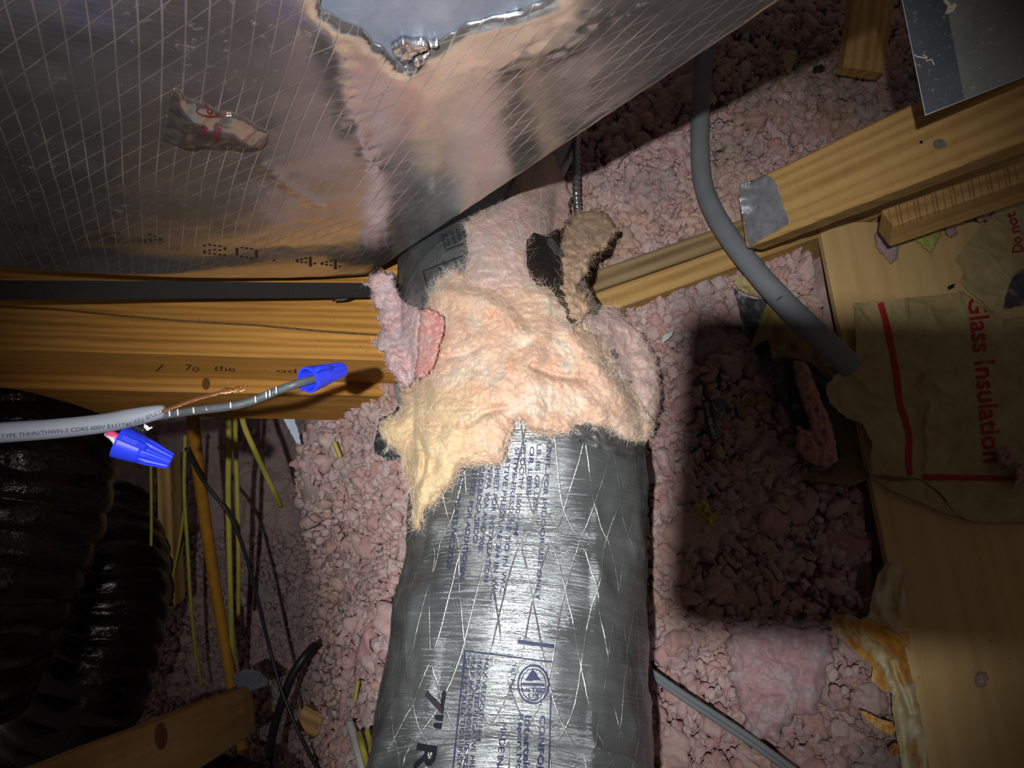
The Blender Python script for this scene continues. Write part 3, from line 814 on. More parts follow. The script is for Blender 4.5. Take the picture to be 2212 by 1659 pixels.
MAIN = [(925, 640), (940, 610), (962, 588), (985, 580), (1008, 600), (1060, 610), (1100, 600), (1150, 605), (1190, 617), (1205, 640), (1225, 660), (1240, 690), (1248, 705), (1290, 715), (1310, 745), (1322, 785), (1345, 815), (1365, 832), (1380, 862), (1405, 895), (1412, 922), (1398, 948), (1370, 958), (1342, 944), (1320, 930), (1290, 920), (1246, 916), (1236, 935), (1180, 940), (1146, 936), (1130, 908), (1113, 913), (1105, 950), (1094, 985), (1082, 1002), (1040, 1005), (998, 1008), (984, 1040), (955, 1066), (940, 1090), (922, 1105), (910, 1138), (893, 1146), (888, 1120), (890, 1090), (880, 1040), (872, 1005), (866, 982), (850, 966), (826, 945), (819, 925), (830, 905), (852, 898), (868, 878), (864, 848), (882, 830), (908, 820), (928, 795), (942, 760), (952, 720), (945, 690), (925, 668)]
wad = empty('glass_wool_wad', tuple(W(1100, 1000, .7)), 'big torn wad of cream and peach glass wool wrapped around the silver flexible duct', 'insulation')
WM[wad.name] = Matrix.Translation(wad.location)
STK = [([(945, 625), (1020, 640), (1080, 665), (1130, 720)], 16, .012), ([(1185, 640), (1175, 700), (1160, 760), (1120, 850)], 18, .012),
       ([(1070, 850), (1110, 800), (1160, 775), (1150, 900)], 22, .008), ([(880, 880), (900, 930), (905, 990), (895, 1080)], 26, .014), ([(960, 1010), (965, 960), (990, 930), (1060, 915)], 20, .006),
       ([(908, 955), (915, 985), (913, 1015), (904, 1045)], 7, -.014), ([(1010, 915), (1050, 890), (1090, 880)], 8, -.012), ([(1150, 790), (1200, 810), (1260, 815)], 9, -.012), ([(960, 770), (1000, 765), (1040, 745)], 8, -.008),
       ([(1230, 720), (1290, 790), (1350, 860)], 20, .010), ([(1270, 870), (1300, 890), (1290, 920)], 12, .008), ([(870, 900), (930, 880), (1000, 905)], 30, .010)]
def col_main(x, y, d):
    c = col_mix(x, y, PEACH, WHITE, 70, 5, -0.1, 0.5)
    k = (sstep(1120, 930, x) * sstep(780, 900, y))[:, None]; c = c * (1 - 0.75 * k) + CREAM * 0.75 * k
    o = (sstep(0.15, 0.5, fbm(x / 45, y / 45, 3, 70)) * 0.32)[:, None]; c = c * (1 - o) + ORNG * o
    g = (sstep(1230, 1400, x) * 0.5)[:, None]; c = c * (1 - g) + np.array(lin(236, 212, 196)[:3]) * g
    return c
o, a, b, d = wool_piece('torn_wool', MAIN, wad, pipe_z, 0.024, col_main, 2.6, 11, STK, amp=0.008, scale=105)
grow('fibres', wad, a, b, d, 9000, 1, 0.012, WHITE)
UP = [(1006, 500), (1003, 484), (1018, 470), (1060, 447), (1090, 432), (1110, 380), (1150, 330), (1195, 330), (1215, 380), (1232, 425), (1228, 470), (1206, 502), (1190, 514), (1152, 516), (1140, 545), (1150, 582), (1166, 612), (1195, 640), (1170, 665), (1100, 655), (1040, 640), (1000, 620), (1003, 590), (1013, 555)]
o, a, b, d = wool_piece('upper_wool', UP, wad, pipe_z, 0.020, lambda x, y, d: col_mix(x, y, np.array(lin(236, 200, 190)[:3]), np.array(lin(228, 206, 198)[:3]), 50, 8), 3, 23, [([(1130, 430), (1180, 450), (1210, 480)], 18, .012)], amp=0.009)
grow('fibres', wad, a, b, d, 3500, 2, 0.014, np.array(lin(228, 205, 196)[:3]))
RT = [(1236, 690), (1252, 660), (1285, 664), (1330, 664), (1346, 690), (1380, 714), (1410, 760), (1420, 800), (1424, 850), (1418, 895), (1400, 912), (1350, 905), (1290, 830), (1270, 760)]
rt = empty('pale_wool_tuft', tuple(W(1380, 850, .8)), 'pale grey pink wool tuft bulging out beside the right of the torn wad', 'insulation')
WM[rt.name] = Matrix.Translation(rt.location)
o, a, b, d = wool_piece('tuft', RT, rt, lambda x, y: pipe_z(x, y) + 0.02 + 0.02 * sstep(1250, 1420, x), 0.022, lambda x, y, d: col_mix(x, y, np.array(lin(226, 198, 190)[:3]), np.array(lin(214, 188, 182)[:3]), 40, 4), 3.2, 37, amp=0.014, scale=50)
grow('fibres', rt, a, b, d, 3500, 3, 0.014, np.array(lin(225, 200, 190)[:3]))
PK1 = [(783, 612), (800, 612), (797, 592), (806, 592), (818, 584), (838, 590), (848, 585), (859, 598), (851, 604), (860, 622), (866, 640), (876, 655), (900, 662), (912, 680), (908, 720), (906, 770), (902, 800), (895, 822), (885, 838), (872, 838), (858, 820), (848, 805), (838, 798), (832, 775), (828, 762), (814, 752), (806, 740), (797, 750), (800, 738), (816, 735), (818, 715), (830, 708), (814, 690), (822, 670), (808, 665), (802, 640), (800, 624)]
pk = empty('pink_wool_strip', tuple(W(860, 700, .85)), 'torn strip of pink glass wool hanging at the upper left of the cream wad', 'insulation')
WM[pk.name] = Matrix.Translation(pk.location)
zpk = lambda x, y: np.minimum(pipe_z(x, y), 0.93) - 0.008
o, a, b, d = wool_piece('pale_strip', PK1, pk, zpk, 0.026, lambda x, y, d: col_mix(x, y, np.array(lin(234, 198, 200)[:3]), np.array(lin(226, 206, 212)[:3]), 40, 3), 2.6, 51, [([(850, 650), (870, 700), (885, 760)], 20, .010), ([(835, 730), (850, 760), (870, 810)], 10, .010)], amp=0.008, scale=30, rim=9, ragamp=6, ragscale=11, fine=.0045)
grow('fibres', pk, a, b, d, 2200, 4, 0.007, np.array(lin(240, 205, 205)[:3]))
PK2 = [(908, 672), (925, 664), (945, 672), (958, 684), (963, 700), (958, 725), (950, 750), (945, 775), (938, 790), (925, 808), (905, 820), (893, 810), (898, 770), (902, 720)]
o, a, b, d = wool_piece('rosy_strip', PK2, pk, lambda x, y: zpk(x, y) - 0.012, 0.026, lambda x, y, d: col_mix(x, y, np.array(lin(244, 168, 160)[:3]), np.array(lin(238, 190, 184)[:3]), 30, 3), 2.2, 57, amp=0.005, scale=30, rim=7, ragamp=5, ragscale=9, fine=.004)
grow('fibres', pk, a, b, d, 900, 6, 0.006, np.array(lin(240, 200, 196)[:3]))
o['label'] = 'rosier torn edge of the strip'
BR = [(1222, 500), (1236, 470), (1252, 455), (1290, 450), (1322, 470), (1332, 495), (1322, 522), (1290, 545), (1278, 570), (1262, 592), (1250, 622), (1270, 640), (1276, 668), (1256, 704), (1228, 690), (1214, 640), (1208, 590), (1210, 540)]
br = empty('dirty_wool_tuft', tuple(W(1260, 560, 1.05)), 'brownish dirty wool tuft between the flexible duct and the weathered joist', 'insulation')
WM[br.name] = Matrix.Translation(br.location)
o, a, b, d = wool_piece('tuft', BR, br, lambda x, y: np.minimum(np.interp(y, [440, 700], [1.13, 0.93]), pipe_z(np.minimum(x, 1235), y) + 0.012), 0.024, lambda x, y, d: col_mix(x, y, TANW, np.array(lin(214, 182, 160)[:3]), 22, 3), 2.8, 61, amp=0.020, scale=30, rim=12, ragamp=13, ragscale=14, fine=.005)
grow('fibres', br, a, b, d, 2200, 5, 0.014, np.array(lin(205, 178, 150)[:3]))

# ------------------------------------------------------------------ phone held by the photographer (its shadow falls on the right side)
def phone():
    root = empty('phone', tuple(C2W(np.array(0.06), np.array(-0.013), np.array(0.006))), 'black phone held out to take the picture, throwing the big square shadow at right', 'phone')
    WM[root.name] = Matrix.Translation(root.location)
    x0, x1, y0, y1, z0, z1, r = -0.0192, 0.142, -0.0525, 0.0275, 0.003, 0.011, 0.008
    def rr(z, ins=0.0):
        p = []
        for cx, cy, a0 in ((x1 - r, y1 - r, 0), (x0 + r, y1 - r, 90), (x0 + r, y0 + r, 180), (x1 - r, y0 + r, 270)):
            for k in range(7):
                a = math.radians(a0 + 15 * k); p.append((cx + (r - ins) * math.cos(a), cy + (r - ins) * math.sin(a), z))
        return p
    rings = [rr(z0, .001), rr(z0 + .001), rr(z1 - .001), rr(z1, .001)]; k = len(rings[0]); tc, ts = math.cos(math.radians(-3.0)), math.sin(math.radians(-3.0)); v = [C2W(np.array(p[0] * tc - p[1] * ts), np.array(p[0] * ts + p[1] * tc), np.array(p[2])) for R in rings for p in R]
    f = [[i * k + j, i * k + (j + 1) % k, (i + 1) * k + (j + 1) % k, (i + 1) * k + j] for i in range(3) for j in range(k)]
    f += [list(range(k))[::-1], [3 * k + j for j in range(k)]]
    mk('phone_body', np.array(v), f, BLACKP, root, smooth=False)
    gl, nt, b = new_mat('phone_glass', 0.08, 0.0, (0.01, 0.01, 0.012, 1))
    for (lx, ly, lr) in ((0.0, 0.0, .006), (0.0, -0.018, .006), (0.018, 0.0, .004)):
        v = []; n = 24
        for (rad, z) in ((lr, .003), (lr, .0022), (lr * .8, .0022), (lr * .75, .0026)):
            for i in range(n):
                a = 2 * math.pi * i / n; v.append(C2W(np.array(lx + rad * math.cos(a)), np.array(ly + rad * math.sin(a)), np.array(z)))
        f = [[i * n + j, i * n + (j + 1) % n, (i + 1) * n + (j + 1) % n, (i + 1) * n + j] for i in range(3) for j in range(n)] + [[3 * n + j for j in range(n)]]
        mk('lens', np.array(v), f, gl, root, smooth=False)
phone()

# ------------------------------------------------------------------ joists under the trunk, left
def joists_left():
    a = board('timber_beam', (-1.5, 0.4715 + 0.095, 0.10), (-0.10, 0.423 + 0.095, 0.10), (0, 0, 1), 0.19, 0.088, PINE, seed=1)
    tag(a, 'golden pine beam with a long crack lying below the foil duct at left', 'beam')
    b_ = board('timber_beam', (-1.5, 0.437 + 0.10, 0.010), (-0.10, 0.405 + 0.10, 0.010), (0, 0, 1), 0.20, 0.118, PINE, seed=2)
    tag(b_, 'lower pine beam with a knot, the ledge under the golden beam', 'beam')
    return a, b_
beamA, beamB = joists_left()
TA = bvh(beamA, beamB)
def rings_px(cx, cy, rx, ry, n=14): return ([(cx + rx * math.cos(6.283 * i / n), cy + ry * math.sin(6.283 * i / n)) for i in range(n)], [list(range(n))])
KNOT = m_plain('knot_wood', lin(92, 58, 26), 0.7, var=0.3, scale=150)
print_on('crack', [line_px([(-20, 661), (120, 668), (250, 681), (400, 694), (560, 703), (700, 716), (825, 724)], 5)], TA, m_plain('crack_shade', lin(96, 74, 38), 0.9, var=0.3, scale=120), beamA, 0.0006)
print_on('knot', [rings_px(445, 829, 9, 13)], TA, KNOT, beamB, 0.0006)
print_on('pencil_note', [dline((338, 802), (352, 788), 3), text_px('7o', (398, 800), (430, 803), 14), text_px('the', (462, 801), (508, 803), 12), text_px('wood', (540, 803), (640, 806), 9)], TA, m_plain('pencil', lin(58, 42, 22), 0.8), beamA, 0.0006)

# ------------------------------------------------------------------ strap and bracket
def strap():
    pts = [W(-90, 627, .80), W(150, 626.5, .83), W(400, 626.5, .88), W(620, 627, .92), W(800, 627, .955), W(860, 628, .97)]
    P = catmull(pts, 60); w = np.interp(np.linspace(0, 1, 60), [0, 1], [0.0115, 0.0095])
    T, U, V = frames(P, up=np.array(-CDIR))
    v = []
    for p, u, s, hw in zip(P, U, V, w):
        for a, b_ in ((-1, 1), (1, 1), (1, -1), (-1, -1)): v.append(p + s * hw * a + u * 0.0012 * b_)
    f = [[i * 4 + j, i * 4 + (j + 1) % 4, i * 4 + 4 + (j + 1) % 4, i * 4 + 4 + j] for i in range(59) for j in range(4)] + [[3, 2, 1, 0], [236, 237, 238, 239]]
    o = mk('webbing_strap', np.array(v), f, BLACKW, None, False)
    tag(o, 'black webbing strap stretched along the lower edge of the foil duct', 'strap')
    # ribs of the weave
    q = []; F = []
    for i in range(0, 59):
        for t in np.linspace(0, 1, 4, endpoint=False):
            p = P[i] * (1 - t) + P[i + 1] * t; s = V[i]; u = U[i]; tt = T[i]; hw = w[i]; b_ = len(q)
            for a, c, k in ((-1, -1, .0012), (1, -1, .0012), (1, 1, .0012), (-1, 1, .0012)): q.append(p + s * hw * a * .98 + tt * (.0012 * c + .0008 * a) + u * k)
            for a, c, k in ((-1, 0, .0019), (1, 0, .0019)): q.append(p + s * hw * a * .95 + tt * .0008 * a + u * k)
            F += [[b_, b_ + 1, b_ + 5, b_ + 4], [b_ + 2, b_ + 3, b_ + 4, b_ + 5]]
    r = mk('weave_ribs', np.array(q), F, BLACKW, o, False); r['kind'] = 'stuff'
    Z = lambda x, y, d: 0.975 + 0 * x
    o2 = px_sheet('strap_hook', [(715, 652), (742, 632), (765, 622), (800, 616), (840, 618), (840, 650), (812, 648), (790, 640), (768, 640), (742, 650)], BLACKP, Z, 0.02, 4, 0.5)
    tag(o2, 'black bent hook at the strap end beside the pink strip', 'hook')
strap()

# ------------------------------------------------------------------ cable with blue wire connectors
def twist_nut(mouth, tip, L, r0, r1, label, roll=0.0, wing=True):
    root = empty('wire_connector', tuple(mouth), label, 'wire connector', 'blue wire connectors on the cut cable')
    WM[root.name] = Matrix.Translation(root.location)
    ax = np.array(tip) - np.array(mouth); ax /= np.linalg.norm(ax)
    u = np.array(CUP); u = u - ax * (u @ ax); u /= np.linalg.norm(u); w = np.cross(ax, u)
    cu, su = math.cos(roll), math.sin(roll); u, w = u * cu + w * su, -u * su + w * cu
    n = 48
    def ring(t, r, rib=0.0):
        an = np.linspace(0, 2 * math.pi, n, endpoint=False)
        rr_ = r * (1 + rib * np.where((np.arange(n) % 4) < 2, 1, -1))
        return np.array(mouth) + ax * (t * L) + rr_[:, None] * (np.cos(an)[:, None] * u + np.sin(an)[:, None] * w)
    def lathe(name, prof, parent, capend=False, capstart=False):
        V = np.concatenate([ring(*p) for p in prof]); m = len(prof)
        F = [[i * n + j, i * n + (j + 1) % n, (i + 1) * n + (j + 1) % n, (i + 1) * n + j] for i in range(m - 1) for j in range(n)]
        if capend: F.append([(m - 1) * n + j for j in range(n)])
        if capstart: F.append(list(range(n))[::-1])
        return mk(name, V, F, BLUE, parent, False)
    lathe('skirt', [(.34, r0 * .60), (.05, r0 * .80), (0, r0 * .84), (0, r0), (.04, r0 * 1.02), (.42, r0 * .86), (.46, r0 * .80), (.47, r0 * .7)], root)
    lathe('ribbed_grip', [(.40, r1 * 1.30), (.47, r0 * .80, .03), (.60, r0 * .74, .055), (.97, r1, .06), (1.0, r1 * .92, .03), (1.0, r1 * .8)], root, True)
    if wing:
        for s in (1, -1):
            pr = [(.02, .96), (.02, 1.22), (.10, 1.34), (.36, 1.22), (.50, .98), (.56, .72), (.30, .72)]
            V = []
            for side in (-1, 1):
                for t, r in pr: V.append(np.array(mouth) + ax * t * L + u * s * r * r0 + w * side * r0 * .16)
            k = len(pr); F = [list(range(k)), [k + j for j in range(k)][::-1]] + [[j, (j + 1) % k, k + (j + 1) % k, k + j] for j in range(k)]
            mk('wing', np.array(V), F, BLUE, root, False)
    return root
twist_nut(W(255, 953, .620), W(361, 993, .632), 0.0475, .0148, .0074, 'blue wire connector dangling under the end of the grey cable', 1.2)
twist_nut(W(664, 821, .620), W(729, 801, .655), 0.0475, .0118, .0068, 'blue wire connector on the tip of the dark wire beside the beam', 0.9)

def cable():
    root = empty('electric_cable', tuple(W(200, 930, .61)), 'grey sheathed cable cut open, with dark wire and bare copper strands', 'cable')
    WM[root.name] = Matrix.Translation(root.location)
    P = catmull([W(-90, 945, .585), W(0, 935, .592), (W(110, 927, .60)), W(220, 915, .608), W(300, 899, .612), W(345, 890, .614), W(357, 888, .614)], 70)
    t = np.linspace(0, 1, 70); r = np.interp(t, [0, .2, .6, .8, .96, 1], [.0092, .0088, .0084, .0066, .0050, .0040])
    v, f = sweep_vf(P, r, 20, flat=(1, 1))
    sh = mk('sheath', v, f, GREYC, root)
    tr = bvh(sh)
    print_on('cable_print', [text_px('TYPE THHN/THWN-2 CDRS 600V E111740', (2, 947), (285, 921), 9), text_px('(UL)  07UCU', (290, 917), (352, 893), 9)], tr, INKB, sh, 0.0003)
    tube('dark_conductor', [W(268, 908, .616), W(330, 901, .616), W(360, 896, .615), W(430, 886, .614), W(490, 879, .614), W(540, 868, .616), W(600, 844, .618), W(640, 830, .619), W(690, 815, .634)], .0039, DKWIRE, root, 60, 14)
    # scuffs on the dark insulation
    for k, (x, y) in enumerate([(366, 893), (384, 891), (418, 887), (446, 884), (498, 876), (552, 863), (575, 853), (583, 850), (597, 843)]):
        px_sheet('scuff', [(x - 2, y - 7), (x + 1, y - 8), (x + 2, y + 6), (x - 1, y + 8)], WHITEW, lambda X, Y, d: 0.6100 + 0 * X + 0.0018 * ((Y - y) / 8) ** 2, 0.0004, 2, 0.6, 5, root, k)
    # bare copper strands, loosely twisted
    base = catmull([W(352, 889, .611), W(390, 874, .610), W(430, 861, .609), (W(475, 848, .608)), W(510, 842, .608), W(540, 838, .607)], 60)
    T, U, V = frames(base)
    rs = random.Random(4)
    for k in range(8):
        ph = k * 6.283 / 8; s = np.linspace(0, 1, 60); end = rs.uniform(.78, 1.0); s2 = s * end
        B = np.stack([np.interp(s2, s, base[:, q]) for q in range(3)], 1)
        spread = .0012 + .0022 * sstep(.6, 1, s) * rs.uniform(.4, 1.2)
        an = ph + s * 15
        Q = B + (np.cos(an) * spread)[:, None] * U + (np.sin(an) * spread)[:, None] * V
        vv, ff = sweep_vf(Q, .00055, 6); mk('copper_strand', vv, ff, COPPER, root)
    tube('copper_strand', [W(488, 846, .607), W(486, 836, .605), W(488, 829, .604), W(494, 823, .604)], .0005, COPPER, root, 14, 6)
    PKW = m_plain('pink_wire', lin(208, 70, 120), .5, var=.15)
    tube('pink_conductor', [W(236, 937, .613), W(248, 943, .612), W(262, 954, .616), W(285, 966, .622)], .0040, PKW, root, 16, 10)
    tube('peeled_sheath', [W(228, 938, .612), W(243, 948, .609), W(248, 962, .610), W(240, 985, .614)], [.0016, .0022, .0014, .0009], WHITEW, root, 16, 8)
    tube('black_conductor', [W(285, 915, .618), W(300, 926, .618), W(314, 930, .618)], .0036, BLACKP, root, 10, 10)
    px_sheet('sheath_flap', [(312, 916), (320, 920), (322, 925), (328, 921), (330, 924), (318, 931), (310, 922)], WHITEW, lambda x, y, d: .615 + 0 * x, .0008, 2, .5, 5, root)
cable()

# ------------------------------------------------------------------ right side: joists, stud with tape, box, block
def joists_right():
    w = 0.038
    # directions taken along the seam between the two sistered joists
    A = px_floor(1262, 640, .012); B = px_floor(1700, 487, .012); d = (B - A); d /= np.linalg.norm(d)
    side = np.cross((0, 0, 1), d); side /= np.linalg.norm(side)       # to the far side
    A = A - d * 0.02; B = B + d * .75
    o = board('ceiling_joist', A + side * .021, B + side * .021, (0, 0, 1), .038, .10, PINE_GREY, seed=8)
    tag(o, 'weathered grey brown joist edge half buried in pink wool, upper of two', 'joist')
    o2 = board('ceiling_joist', A - side * .021 + d * .03, B - side * .021, (0, 0, 1), .040, .09, PINE_TAN, seed=9)
    tag(o2, 'tan joist edge sistered below the weathered grey one', 'joist')
joists_right()
def stud():
    A = WV(1601, 471, 1.045); B = WV(2290, 172, .70)
    up = (-CDIR) * 1.0 + CUP * 0.10
    o = board('stud_offcut', A, B, up, .094, .038, PINE_TAN, seed=12, bev=.0025)
    tag(o, 'thick pine stud with silver tape on its end, sticking in from the right', 'stud')
    TS = bvh(o)
    poly = [(1597, 402), (1618, 393), (1650, 376), (1668, 384), (1680, 402), (1688, 430), (1697, 455), (1706, 482), (1680, 498), (1650, 515), (1618, 533), (1606, 480), (1598, 440)]
    z0 = lambda x, y, d: np.array([-(hit(TS, a, b_, 0) - CAMP).dot(-CDIR) if hit(TS, a, b_, 0) is not None else 1.03 for a, b_ in zip(x, y)]) - .0022 - .0018 * ridged((x + y) / 45, (x - y) / 30, 2, 5) * .6
    t = px_sheet('silver_tape', poly, TAPE, z0, .0016, 4, 1.2, 10, o)
    t['label'] = 'crinkled silver tape patch on the stud end'
    print_on('nail_hole', [rings_px(1990, 307, 4, 3.5)], TS, INKD, o, .0006)
    print_on('grey_smudge', [rings_px(2029, 311, 15, 11)], TS, m_plain('grey_dirt', lin(110, 106, 96), .9, var=.3, scale=200), o, .0006)
    return o
stud()
def metal_box():
    root = empty('metal_box', tuple(W(2050, 230, .62)), 'grey galvanised steel box with bright cut edges in the upper right corner', 'box')
    WM[root.name] = Matrix.Translation(root.location)
    Zf = .66
    a, b_, c = W(2000, 247, Zf), W(2330, 117, Zf * .93), W(1938, -60, Zf * .96)
    ex = b_ - a; ey = c - a; nz = np.cross(ex, ey); nz /= np.linalg.norm(nz)
    if nz @ np.array(-CDIR) < 0: nz = -nz
    dv = (a + c) / 2 - np.array(CAMP); dv = -dv / np.linalg.norm(dv) - 0.12 * ex / np.linalg.norm(ex); dv /= np.linalg.norm(dv)
    def slab(name, s0, s1, t0, t1, d0, d1, mat):
        v = [a + ex * s + ey * t + dv * d for d in (d0, d1) for s, t in ((s0, t0), (s1, t0), (s1, t1), (s0, t1))]
        return mk(name, np.array(v), [[0, 3, 2, 1], [4, 5, 6, 7], [0, 1, 5, 4], [1, 2, 6, 5], [2, 3, 7, 6], [3, 0, 4, 7]], mat, root, False)
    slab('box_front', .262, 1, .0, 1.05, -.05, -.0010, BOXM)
    slab('shaded_side_band', .0, .265, .0, 1.05, -.05, 0, BOX_SHADE)  # left band of the box face, its shade painted in as darker colour
    BR_ = m_plain('bright_cut_edge', lin(140, 148, 156), .4, .5)
    slab('edge_lip', -.006, .0, -.007, 1.05, -.05, .0012, BR_); slab('bottom_lip', .0, 1, -.007, 0, -.05, .0012, BR_)
    # dried drips on the front
    TB_ = bvh(*[o for o in root.children])
    print_on('drip_mark', [line_px([(1994, 118), (2003, 124), (2000, 132), (2012, 128), (2018, 140)], 3), line_px([(2003, 126), (1980, 122), (1976, 118)], 3), line_px([(2040, 0), (2052, 12), (2046, 30), (2056, 22), (2064, 8)], 9)], TB_, m_plain('dry_glue', lin(196, 190, 168), .8), root, .0007)
metal_box()
def block():
    A = WV(1916, 470, 1.02); B = WV(2250, 354, .985)
    o = board('wood_block', A, B, (-CDIR) * .8 + CUP * .62, .036, .045, PINE_TAN, seed=15, nx=16)
    tag(o, 'short wood block with striped end grain under the taped stud', 'wood block')
    TS = bvh(o); L = []
    for k in range(22):
        x = 1918 + k * 13 + 3 * math.sin(k * 2.1); yt = 447 - (x - 1916) * .345; L.append(dline((x, yt), (x + 9, yt + 50), 2.0 + (k % 3), 14))
    print_on('growth_rings', L, TS, m_plain('late_wood', lin(140, 104, 58), .7), o, .0005)
block()
def upper_stub():
    o = board('wood_stub', WV(1893, -40, 1.28), WV(1866, 150, 1.27), -CDIR * 1.0 + CUP * .2, .075, .03, PINE_TAN, seed=18)
    tag(o, 'short upright pine board end poking from the wool beside the steel box', 'board')
upper_stub()

# ------------------------------------------------------------------ conduits
o = tube('grey_conduit', [W(1535, 60, 1.33), W(1520, 150, 1.30), W(1513, 250, 1.26), W(1513, 350, 1.22), W(1527, 425, 1.18), W(1570, 505, 1.13), W(1636, 590, 1.08), W(1700, 660, 1.04), W(1770, 728, 1.01), W(1840, 795, 1.01)], [.0165, .0165, .0165, .0165, .0165, .0168, .017, .0175, .018, .018], LIQT, None, 90, 24)
tag(o, 'thick grey plastic conduit curving down over the taped stud end', 'conduit')
TC = bvh(o)
print_on('scratch', [dline((1708, 605), (1725, 640), 3), dline((1690, 640), (1678, 648), 3)], TC, INKB, o, .0005)
def armored():
    P = catmull([W(1252, 240, 1.22), W(1247, 300, 1.20), W(1245, 360, 1.18), W(1245, 420, 1.16), W(1249, 470, 1.17)], 240)
    r = .0056 + .0014 * np.abs(np.sin(np.linspace(0, 21 * math.pi, 240)))
    v, f = sweep_vf(P, r, 16)
    o = mk('armoured_cable', v, f, m_plain('bright_steel', lin(170, 172, 180), .25, .9))
    tag(o, 'thin ribbed steel armoured cable hanging behind the foil duct edge', 'cable')
armored()
def flat_cable():
    root = empty('flat_cable', tuple(W(1550, 1550, .97)), 'flat grey two wire cable running from the flexible duct to the bottom edge', 'cable')
    WM[root.name] = Matrix.Translation(root.location)
    for k in (-1, 1):
        tube('cable_core', [W(900, 1180 + 4 * k, 1.10), W(1150, 1290 + 5 * k, 1.0), W(1330, 1400 + 5 * k, .90), W(1396, 1447 + 5 * k, .885), W(1470, 1499 + 5.5 * k, .885), W(1560, 1558 + 6 * k, .88), W(1640, 1612 + 6 * k, .87), W(1760, 1700 + 6 * k, .86), W(1950, 1830 + 6 * k, .85)], .0038, LIQT, root, 70, 12)
flat_cable()

# ------------------------------------------------------------------ kraft paper and scraps on the right
kz = lambda z0, amp, sc_, seed: (lambda x, y, d: ZF(x, y, z0 + amp * fbm(x / sc_, y / sc_, 3, seed)))
KMAIN = [(1846, 655), (1900, 650), (1990, 640), (2068, 632), (2080, 628), (2108, 648), (2150, 682), (2176, 690), (2420, 640), (2420, 1150), (2212, 1128), (2110, 1128), (2062, 1112), (2036, 1068), (1990, 1036), (1930, 1028), (1884, 1022), (1879, 990), (1886, 958), (1870, 930), (1862, 914), (1832, 905), (1792, 870), (1782, 836), (1800, 812), (1836, 790), (1850, 758), (1846, 700)]
def crease_relief(x, y):
    st = [([(1836, 800), (1880, 840), (1930, 865)], 8, .006), ([(2010, 870), (2000, 930), (2005, 970), (1998, 1010)], 6, .006), ([(1990, 800), (2050, 850), (2090, 850)], 7, .005), ([(1800, 840), (1860, 905), (1885, 960)], 14, .008), ([(2015, 760), (1990, 840)], 6, .004)]
    return stroke_field(x, y, st)
def kmain_d(x, y, d):
    up = 0.016 * np.exp(-d / 40.0) * (x < 1960)
    return ZF(x, y, PLYTOP + .006 + .006 * fbm(x / 90, y / 90, 3, 4) + up + crease_relief(x, y))
kraft = px_sheet('kraft_facing', KMAIN, KRAFT, kmain_d, .0010, 5, 3.0, 18, None, 3)
tag(kraft, 'large torn sheet of brown kraft insulation facing with red print at right', 'kraft paper')
KT = bvh(kraft)
print_on('red_stripe', [line_px(catmull([(1902, 654), (1915, 700), (1930, 770), (1938, 820), (1944, 870), (1955, 905), (1964, 940), (1963, 990), (1966, 1034)], 40), 14), line_px(np.linspace((1960, 1030), (2300, 1036), 40), 12)], KT, INKR, kraft, .0012)
print_on('red_lettering', [text_px('Glass', (2090, 640), (2104, 762), 44, .015), text_px('Insulation', (2106, 778), (2126, 1000), 44, .015)], KT, INKR, kraft, .0012)
KUP = [(2064, 560), (2078, 543), (2098, 520), (2118, 495), (2140, 470), (2160, 430), (2170, 412), (2230, 380), (2420, 330), (2420, 560), (2212, 580), (2190, 592), (2178, 615), (2172, 640), (2170, 668), (2150, 676), (2128, 660), (2108, 640), (2084, 622), (2075, 608), (2080, 596), (2086, 584), (2074, 572)]
kup = px_sheet('kraft_facing', KUP, KRAFT, lambda x, y, d: ZF(x, y, PLYTOP + .012 + .004 * fbm(x / 60, y / 60, 3, 14)), .0012, 4, 2.5, 12, None, 13)
tag(kup, 'upper piece of kraft facing with a jagged cracked edge under the block', 'kraft paper')
KT2 = bvh(kup)
print_on('red_lettering', [text_px('not', (2204, 502), (2192, 456), 24, .02), text_px('Do', (2211, 545), (2206, 510), 24, .02)], KT2, INKR, kup, .0010)
s_ = px_sheet('tar_patch', [(2205, 585), (2190, 598), (2180, 620), (2172, 645), (2168, 668), (2230, 655), (2420, 630), (2420, 560), (2230, 570)], DARKF, lambda x, y, d: ZF(x, y, PLYTOP + .014), .001, 5, 2, 12)
tag(s_, 'dark tar coated patch at the right edge between the kraft pieces', 'tar paper')
# scraps around the conduit
k2 = px_sheet('kraft_scrap', [(1660, 650), (1678, 640), (1700, 655), (1716, 690), (1740, 722), (1790, 765), (1812, 788), (1800, 793), (1745, 780), (1700, 768), (1668, 776), (1661, 732), (1640, 742), (1620, 756), (1630, 722), (1645, 692), (1650, 668)], KRAFT_D, lambda x, y, d: ZF(x, y, .034 + .012 * fbm(x / 40, y / 40, 2, 5) + .00012 * (770 - y)), .0009, 3.5, 2, 10, None, 21)
tag(k2, 'folded olive kraft scrap caught under the grey conduit', 'kraft paper')
k3 = px_sheet('kraft_scrap', [(1586, 612), (1590, 598), (1604, 594), (1624, 606), (1650, 622), (1668, 634), (1662, 645), (1640, 642), (1612, 634), (1594, 622)], KRAFT, lambda x, y, d: ZF(x, y, .030 + .006 * ridged(x / 16, y / 16, 1, 2)), .0009, 3, 1.5, 8, None, 22)
tag(k3, 'small pale crumpled kraft scrap beside the conduit and tan joist', 'kraft paper')
